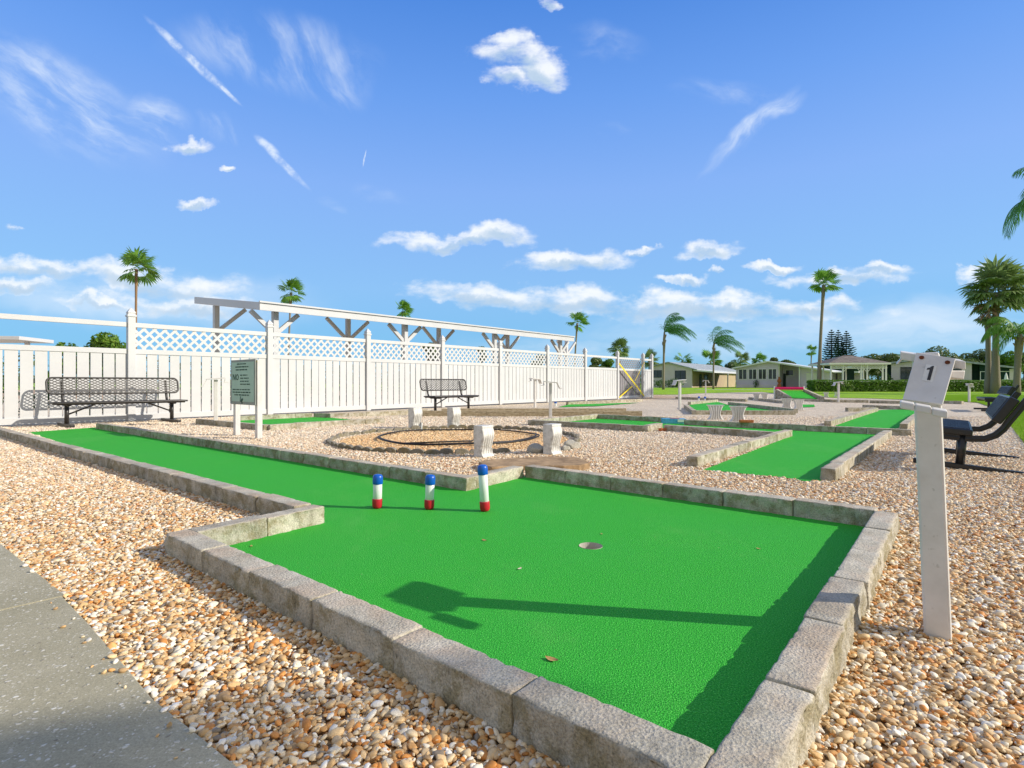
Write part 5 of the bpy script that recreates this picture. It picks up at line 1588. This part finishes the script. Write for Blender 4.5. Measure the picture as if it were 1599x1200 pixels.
# gazebo
Og = P(1298, 598, 60); Og.z = 0
gz = thing('gazebo', 'white open gazebo with brown grey hipped roof and lattice frieze behind the hedge', 'gazebo', Og, -0.10)
GW = (1379 - 1298) * 60 / F; GD = 4.6; ez = H + 31 * 60 / F; ap = H + 44 * 60 / F
m_ = MB(); o_ = .32; cxy = (GW / 2, GD / 2)
ev = [(-o_, -o_, ez), (GW + o_, -o_, ez), (GW + o_, GD + o_, ez), (-o_, GD + o_, ez)]
rg = [(GW * .42, GD / 2, ap), (GW * .58, GD / 2, ap)]
m_.add(ev + rg, [(0, 1, 5, 4), (1, 2, 5), (2, 3, 4, 5), (3, 0, 4), (3, 2, 1, 0)]); m_.build('roof', 'roof_brown', gz)
m_ = MB()
for a, b_ in ((0, 1), (1, 2), (2, 3), (3, 0)): m_.bar(Vector(ev[a]) - Vector((0, 0, .10)), Vector(ev[b_]) - Vector((0, 0, .10)), .05, .17)
m_.build('eave_board', 'trim', gz)
fx = [0, .11, .33, .55, .66, .76, .92, 1.0]
for q, f_ in enumerate((0, .22, .55, .66, .94, 1.0)):
    for y in ((0, GD) if f_ in (0, .22, .66, 1.0) else (0,)):
        p = MB().box((GW * f_, y, (ez - .2) / 2), (.13, .13, ez - .2)).build('post', 'trim', gz)
m_ = MB()
for i in range(36):
    x = GW * i / 36; w_ = GW / 36
    m_.bar((x, 0, ez - .56), (x + w_ * 1.9, 0, ez - .24), .02, .045); m_.bar((x + w_ * 1.9, .022, ez - .56), (x, .022, ez - .24), .02, .045)
m_.box((GW / 2, 0, ez - .59), (GW, .06, .07)); m_.build('lattice_frieze', 'trim', gz)
m_ = MB()
for f_, s_ in ((.22, 1), (.55, -1), (.55, 1), (.66, 1), (.66, -1), (.94, -1)): m_.bar((GW * f_, 0, ez - 1.0), (GW * f_ + s_ * .38, 0, ez - .6), .05, .06)
m_.build('bracket', 'trim', gz)
MB().box((GW / 2, 0, .95), (GW, .06, .10)).build('handrail', 'trim', gz)
MB().box((GW / 2, GD / 2, .12), (GW + .2, GD + .2, .24)).build('floor_slab', 'conc_pale', gz)
MB().box((GW * .72, GD + .1, 1.5), (GW * .22, .08, 2.0)).build('dark_opening', 'screen', gz)

# ------------------------------------------------------------------ clipped hedge
hx0, hx1, hy = P(1273, 598, 46.5).x, 52.0, 46.5
hg = thing('clipped_hedge', 'long low clipped green hedge across the lawn in front of the gazebo', 'hedge', (hx0, hy, 0))
MB().box(((hx1 - hx0) / 2, .6, .42), (hx1 - hx0 - .2, 1.0, .80)).build('twigs', 'hedgecore', hg)
m_ = MB(); rdh = random.Random(9)
for _ in range(26000):
    fce = rdh.random(); x = rdh.uniform(0, hx1 - hx0); s_ = rdh.uniform(.035, .075)
    if fce < .55: p = Vector((x, .03 + rdh.gauss(0, .05) + .05 * math.sin(x * 2.3), rdh.uniform(.0, .93))); nn = Vector((0, -1, .2))
    elif fce < .92: p = Vector((x, rdh.uniform(0, 1.2), .92 + rdh.gauss(0, .03) + .03 * math.sin(x * 1.7))); nn = Vector((0, 0, 1))
    else: p = Vector((rdh.gauss(.02, .05), rdh.uniform(0, 1.2), rdh.uniform(0, .93))); nn = Vector((-1, 0, .2))
    nn = (nn + Vector((rdh.gauss(0, .6), rdh.gauss(0, .6), rdh.gauss(0, .6)))).normalized(); t_ = nn.cross(Vector((rdh.gauss(0, 1), rdh.gauss(0, 1), rdh.gauss(0, 1)))).normalized(); b = nn.cross(t_)
    m_.add([p - t_ * s_, p + b * s_ * .5, p + t_ * s_, p - b * s_ * .5], [(0, 1, 2, 3)])
m_.build('foliage', 'hedge', hg, fix=False)

# ------------------------------------------------------------------ palms
def fan_crown(m_, c, r, rd, n=30, wind=0.35, dead=None, blades=15):
    """fan leaves on stalks, blown towards +x"""
    for i in range(n):
        el = rd.uniform(-0.75, 1.35); az = rd.uniform(0, 2 * math.pi)
        d = Vector((math.cos(az) * math.cos(el) + wind * .55, math.sin(az) * math.cos(el), math.sin(el))).normalized()
        pl = r * rd.uniform(.34, .55); hub = c + d * pl + Vector((wind * .06 * r, 0, -.05 * r * (1 - d.z)))
        m_.bar(c + d * .05 * r, hub, .018 * r, .012 * r)
        side = d.cross(Vector((0, 0, 1)))
        if side.length < .1: side = Vector((1, 0, 0))
        side.normalize(); upv = side.cross(d)
        roll = rd.uniform(-.6, .6); side2 = side * math.cos(roll) + upv * math.sin(roll); up2 = d.cross(side2)
        bl = r * rd.uniform(.48, .66)
        for k_ in range(blades):
            a = R(-115 + 230 * k_ / (blades - 1)); dr = (d * math.cos(a) + side2 * math.sin(a) + up2 * .18 * abs(math.sin(a))).normalized()
            ln = bl * (.72 + .28 * math.cos(a)) * rd.uniform(.9, 1.08)
            mid = hub + dr * ln * .6; tip = mid + (dr + Vector((wind * .9, 0, -.55))).normalized() * ln * .42
            w = ln * .085; pv_ = dr.cross(up2).normalized() * w
            m_.add([hub, mid + pv_, tip, mid - pv_], [(0, 1, 2, 3)])


def fan_palm(px, pcx, pcy, Y, r, lab, mat='fan', trunk='palmtrunk', tw=.15, n=30, wind=.35, seed=1, skirt=0.0, group='palm trees on the horizon', base_z=0.0):
    rd = random.Random(seed * 31 + 5); b = P(px, 598, Y); b.z = base_z; c = P(pcx, pcy, Y)
    t = thing('palm_tree', lab, 'palm tree', b, 0, group); top = c - b
    pts = []
    for i in range(9):
        f_ = i / 8; pts.append((top.x * f_ ** 1.6, 0, (top.z - .10 * r) * f_ - .05 * (i == 0)))
    rs = [tw * (1.35 - .45 * min(1, i / 3)) * (1 - .25 * i / 8) for i in range(9)]; rs[-1] *= 1.5; rs[-2] *= 1.25
    MB().tube(pts, rs, 10).build('trunk', trunk, t, smooth=True)
    if skirt:
        m_ = MB(); fan_crown(m_, top - Vector((0, 0, .30 * r)), r * skirt, rd, 14, wind, blades=7); m_.v = [(x, y, z - .12 * r) for x, y, z in m_.v]; m_.build('dead_fronds', 'skirt', t, fix=False)
    m_ = MB(); fan_crown(m_, top, r, rd, n, wind); m_.build('crown', mat, t, fix=False); return t


fan_palm(212, 213.5, 417, 40, 1.62, 'tall fan palm with a slim brown trunk behind the fence at far left', trunk='browntrunk', tw=.10, seed=1, wind=.12, n=22)
fan_palm(450, 455, 455, 55, 1.55, 'fan palm rising behind the left end of the shade canopy', tw=.12, seed=2, wind=.3, n=20)
fan_palm(628, 629, 485, 66, 1.42, 'fan palm behind the middle of the shade canopy', tw=.12, seed=3, wind=.25, n=20)
fan_palm(897, 902, 503, 70, 1.65, 'fan palm beside the right end of the shade canopy', tw=.14, seed=4, wind=.5, n=20)
fan_palm(968, 968, 545, 62, 1.35, 'low bushy fan palm above the gate end of the fence', 'cabbage', tw=.16, seed=5, wind=.1, n=40)
fan_palm(1279.5, 1287, 443, 62, 1.75, 'tallest fan palm, slim grey trunk rising behind the hedge', tw=.20, seed=6, wind=.55, n=26)
fan_palm(1266, 1268, 548, 120, 1.5, 'small far palm between the sunroom house and the tallest palm', tw=.15, seed=7, wind=.3, n=22)
fan_palm(1066, 1066, 562, 110, 2.0, 'far palm crown over the roof peak of the tan house', 'fan', seed=8, n=24)
fan_palm(1112, 1110, 562, 108, 2.4, 'far palm crown right of the second blown palm trunk base', 'fan', seed=9, n=28)
fan_palm(1157, 1157, 562, 106, 2.0, 'far palm crown over the left eave of the sunroom house', 'cabbage', seed=10, n=28)
fan_palm(1187, 1187, 563, 112, 1.9, 'far light green palm crown over the sunroom windows', 'fan', seed=11, n=24)
fan_palm(1014, 1014, 562, 95, 1.9, 'far dark palm crown just past the fence end', 'cabbage', seed=12, n=26)
fan_palm(1544, 1543, 492, 38.6, 1.15, 'lower cabbage palm of the close pair at right, half hidden', 'cabbage', tw=.20, seed=13, wind=.05, n=26, skirt=.55, group='cabbage palms at the right')
fan_palm(1555, 1556, 452, 38, 2.25, 'cabbage palm with broad crown and old leaf skirt at right', 'cabbage', tw=.235, seed=14, wind=.12, n=66, skirt=.7, group='cabbage palms at the right')


def frond(m_, c, d0, L_, rd, wind, droop, nl=26, ll=.30, w_=.011):
    """feather leaf: bending rib with hanging leaflets"""
    p = c.copy(); d = d0.normalized(); seg = L_ / nl; rib = [p.copy()]
    for i in range(nl):
        d = (d + Vector((wind * .075, 0, -droop * .085 * (.4 + i / nl)))).normalized(); p = p + d * seg; rib.append(p.copy())
        if i < 2: continue
        sd_ = d.cross(Vector((0, 0, 1)));  sd_ = sd_.normalized() if sd_.length > .05 else Vector((0, 1, 0))
        f_ = i / nl; l_ = L_ * ll * (math.sin(math.pi * min(1, .12 + f_ * .86)) ** .6)
        for s_ in (-1, 1):
            for q in range(2):
                base = p - d * seg * .5 * q
                dr = (sd_ * s_ * rd.uniform(.45, .8) + d * rd.uniform(.45, .75) + Vector((wind * .55, 0, -.45 - rd.random() * .3))).normalized()
                mid = base + dr * l_ * .55; tip = mid + (dr + Vector((wind * .45, 0, -.7))).normalized() * l_ * .5
                wv = d * w_ * L_ * .55
                m_.add([base - wv * .6, mid - wv, tip, mid + wv, base + wv * .6], [(0, 1, 2, 3, 4)])
    m_.tube(rib, [.012 * L_ * (1 - .8 * i / len(rib)) for i in range(len(rib))], 5)


def queen_palm(px, pcx, pcy, Y, L_, lab, dirs, tw=.17, wind=1.0, droop=1.0, seed=1, nl=26, at=None, ll=.30, w_=.011, mat='queen'):
    rd = random.Random(seed); b = P(px, 598, Y); b.z = 0; c = P(pcx, pcy, Y) - b
    if at: b, c = Vector(at[0]), Vector(at[1])
    t = thing('palm_tree', lab, 'palm tree', b, 0, 'feather palms blown by the wind')
    pts = [(c.x * (i / 8) ** 1.5, 0, c.z * i / 8 - .05 * (i == 0)) for i in range(9)]
    rs = [tw * (1.25 - .3 * min(1, i / 2)) for i in range(9)]; rs[6] *= 1.2; rs[7] *= 1.25; rs[8] *= .7
    MB().tube(pts, rs, 10).build('trunk', 'palmtrunk', t, smooth=True)
    m_ = MB()
    for i in range(9):
        a = rd.uniform(0, 6.28); zz = c.z * rd.uniform(.70, .93); m_.bar((c.x * .85 + math.cos(a) * tw * .8, math.sin(a) * tw * .8, zz), (c.x * .85 + math.cos(a) * tw * 1.9, math.sin(a) * tw * 1.9, zz + L_ * .14), .09, .03)
    m_.build('leaf_bases', 'skirt', t)
    m_ = MB()
    for d_, l_ in dirs: frond(m_, c, Vector(d_) + Vector((rd.gauss(0, .08), rd.gauss(0, .12), 0)), L_ * l_, rd, wind, droop, nl, ll, w_)
    m_.build('crown', mat, t, fix=False); return t


queen_palm(1036.5, 1038, 519, 62, 3.2, 'feather palm blown to the right, left of the pair before the tan house', [((-.25, 0, 1), .95), ((-.12, .1, 1), 1.0), ((.0, -.15, 1), .95), ((.5, .2, .75), 1.1), ((.6, -.2, .7), 1.15), ((.8, 0, .6), 1.15), ((.9, .3, .45), 1.0), ((.9, -.3, .35), .95), ((.5, .5, .8), 1.0), ((1, 0, .25), .9), ((.3, -.5, .9), .9)], seed=4, wind=.62, droop=.95, tw=.13)
queen_palm(1114.5, 1115, 537, 66, 3.3, 'feather palm blown to the right, in front of the carport', [((-.25, 0, 1), 1.0), ((-.05, .1, 1), 1.0), ((.45, .2, .85), 1.0), ((.7, -.2, .6), 1.1), ((.9, 0, .55), 1.15), ((1, .3, .35), 1.05), ((1, -.3, .2), .85), ((.35, .5, .9), .9), ((.9, 0, .0), .7), ((.2, -.5, 1), .8)], seed=5, wind=.62, droop=.85, tw=.11)
queen_palm(1588, 1593, 522, 36, 2.5, 'leafy bright feather palm at the right edge of the lawn', [((math.cos(a) * .8, math.sin(a) * .8, e), l_) for a, e, l_ in ((0, .9, 1), (.7, .6, 1), (1.5, 1, .9), (2.2, .7, 1), (2.9, .9, 1), (3.4, .5, 1), (4.0, .9, 1), (4.7, .6, .9), (5.4, .8, 1), (5.9, .4, 1), (3.1, 1.6, .9), (.3, 1.7, .9), (3.0, .1, .8), (1.5, 2, .8))], seed=6, wind=.25, droop=1.4, tw=.19, ll=.34, w_=.020, mat='fan')
queen_palm(1652, 1652, 318, 24, 2.9, 'feather palm mostly out of frame at upper right, fronds hanging in', [((-1, 0, .95), 1.0), ((-.85, -.3, 1.2), 1.0), ((-.8, .3, .5), .95), ((.8, .2, .6), 1), ((.6, -.5, .8), 1), ((-.2, .8, .8), 1), ((.2, -.9, .7), 1), ((.9, 0, .2), 1), ((-.2, 0, 1.5), .9)], seed=7, wind=.1, droop=1.35, nl=34)

# stands off frame to the right of the viewer; its shadow falls across the path
queen_palm(0, 0, 0, 1, 2.0, 'feather palm off frame at the right whose shadow crosses the path', [((math.cos(a), math.sin(a), e), 1) for a, e in ((0, .8), (.8, .5), (1.6, .9), (2.4, .4), (3.1, .9), (3.9, .5), (4.6, .8), (5.4, .5), (1.2, 1.6), (4.2, 1.8))], seed=8, wind=.2, droop=1.2, tw=.12, at=((10.6, -2.05, 0), (0, 0, 5.9)))

# ------------------------------------------------------------------ Norfolk pines
def norfolk(px, ptop, Y, w, lab, seed):
    rd = random.Random(seed); b = P(px, 598, Y); b.z = 0; hh = H + (598 - ptop) * Y / F
    t = thing('norfolk_pine', lab, 'pine tree', b, 0, 'tiered pines behind the gazebo')
    MB().tube([(0, 0, -.05), (0, 0, hh * .5), (0, 0, hh)], [.22, .14, .02], 8).build('trunk', 'bark', t)
    m_ = MB(); z = hh * .12; tiers = 24
    for i in range(tiers):
        f_ = i / (tiers - 1); z = hh * (.10 + .88 * f_); L_ = w * (1 - f_) ** .72 * rd.uniform(.85, 1.08) + .12; a0 = rd.uniform(0, 1)
        for k_ in range(9):
            a = a0 + k_ * 2 * math.pi / 9 + rd.uniform(-.12, .12); d = Vector((math.cos(a), math.sin(a), 0)); l_ = L_ * rd.uniform(.8, 1.1)
            for q in range(22):
                s_ = (q + .5) / 22; p = d * l_ * s_ + Vector((0, 0, z - .06 * l_ * math.sin(s_ * 3.1) + .16 * l_ * s_ * s_))
                sd_ = Vector((-d.y, d.x, 0)); wd = .42 * (1 - .5 * s_) * min(1, l_)
                for sg in (-1, 1):
                    tip = p + sd_ * sg * wd + d * wd * .7 + Vector((0, 0, .10 + rd.uniform(0, .08)))
                    m_.add([p + Vector((0, 0, -.03)), p + d * .07, tip + d * .04, tip - d * .03], [(0, 1, 2, 3)])
                m_.add([p - sd_ * .03, p + sd_ * .03, p + d * .12 + Vector((0, 0, .12))], [(0, 1, 2)])
    m_.build('crown', 'pine', t, fix=False)


norfolk(1299, 515, 100, 2.6, 'leftmost tiered pine behind the gazebo, widest at its foot', 1)
norfolk(1309.5, 515.5, 104, 2.0, 'slim middle tiered pine behind the gazebo', 2)
norfolk(1322, 517, 101, 2.6, 'rightmost tiered pine behind the gazebo', 3)


# ------------------------------------------------------------------ broad trees and bushes far off
def broad(px, ptop, Y, w, lab, mat='oak', n=1700, seed=1, size=.22, group='broad trees on the skyline', tall=.62):
    rd = random.Random(seed * 13 + 1); b = P(px, 598, Y); b.z = 0; hh = H + (598 - ptop) * Y / F
    t = thing('broadleaf_tree', lab, 'tree', b, 0, group)
    tk = MB(); tk.tube([(0, 0, -.1), (.1, 0, hh * .25), (.0, .1, hh * .5)], [.3, .22, .14], 8)
    ct = []
    for i in range(9):
        a = rd.uniform(0, 6.28); q = rd.uniform(.15, .75); c = Vector((math.cos(a) * w * .5 * q, math.sin(a) * w * .5 * q, hh * rd.uniform(1 - tall, .86)))
        rr = w * rd.uniform(.14, .24); c.z = min(c.z, hh - rr * .7); ct.append((c, Vector((rr, rr, rr * .72)))); tk.tube([(0, 0, hh * .3), tuple(c * .6 + Vector((0, 0, hh * .15))), tuple(c)], [.10, .06, .03], 5)
    tk.build('trunk', 'bark', t); m_ = MB(); leaf_cloud(m_, ct, n, size, rd=rd); m_.build('crown', mat, t, fix=False)


for i, (px, pt, Y, w, lab, mt) in enumerate([
        (148, 519, 34, 3.9, 'leafy tree top seen over the fence at far left', 'hedge'), (671, 529, 60, 2.6, 'round brown green tree top under the canopy beam, left one', 'oak'), (750, 531, 58, 1.9, 'small round dark tree top under the canopy beam, right one', 'shrub'),
        (841, 540, 58, 1.6, 'smallest dark tree top over the lattice near the canopy end', 'shrub'), (930, 556, 70, 3.0, 'low tree seen through the open fence bay, left one', 'oak'), (948, 554, 72, 3.2, 'low tree seen through the open fence bay, right one', 'hedge'),
        (1352, 560, 130, 6, 'small green tree right behind the gazebo roof', 'oak'), (1371, 553, 135, 8, 'rounded green tree between gazebo and right house', 'oak'), (1395, 550, 135, 7, 'olive tree behind the left end of the right house', 'hedge'),
        (1448, 546, 125, 9, 'broad olive oak behind the numbered plate', 'oak'), (1482, 540, 122, 9.5, 'highest crowned oak just right of the numbered plate', 'oak'), (1510, 543, 125, 8, 'grey green oak second right of the numbered plate', 'oak'),
        (1534, 546, 122, 8, 'green oak just left of the cabbage palm trunks', 'shrub'), (1570, 549, 118, 7, 'yellow green tree between the cabbage and bright palms', 'hedge'), (1600, 545, 118, 9, 'green tree at the right frame edge behind the bright palm', 'oak'),
        (1211, 555, 120, 4.5, 'thin pale tree over the ridge of the sunroom house, left one', 'oak'), (1236, 560, 122, 5.0, 'low tree over the ridge of the sunroom house, right one', 'oak'), (1085, 566, 118, 5, 'low tree over the roof of the tan house', 'shrub'), (1135, 566, 112, 6, 'brownish tree over the carport', 'oak'),
        (1285, 566, 112, 5, 'round green tree at the left foot of the pines', 'hedge')]):
    broad(px, pt, Y, w, lab, mt, seed=i + 1, n=3200 if Y > 50 else 3600, size=.30 if Y > 80 else .15)

# far wood closing the horizon
rdw = random.Random(77); m_ = MB()
ct = []
for i in range(170):
    a = -1.05 + 2.1 * i / 169; q = rdw.uniform(215, 260); hh = rdw.uniform(4.0, 6.2); ct.append((Vector((math.tan(a) * q, q, hh * .45)), Vector((rdw.uniform(4, 7), 3, hh * .55))))
leaf_cloud(m_, ct, 26000, .62, rd=rdw)
o = m_.build('distant_wood', 'oak', fix=False); tag(o, 'far band of trees along the horizon behind the houses', 'wood', None, 'stuff')
shrub(1385, 74, 2.2, 2.0, 'dark bush at the left corner of the right house', n=700, size=.12)
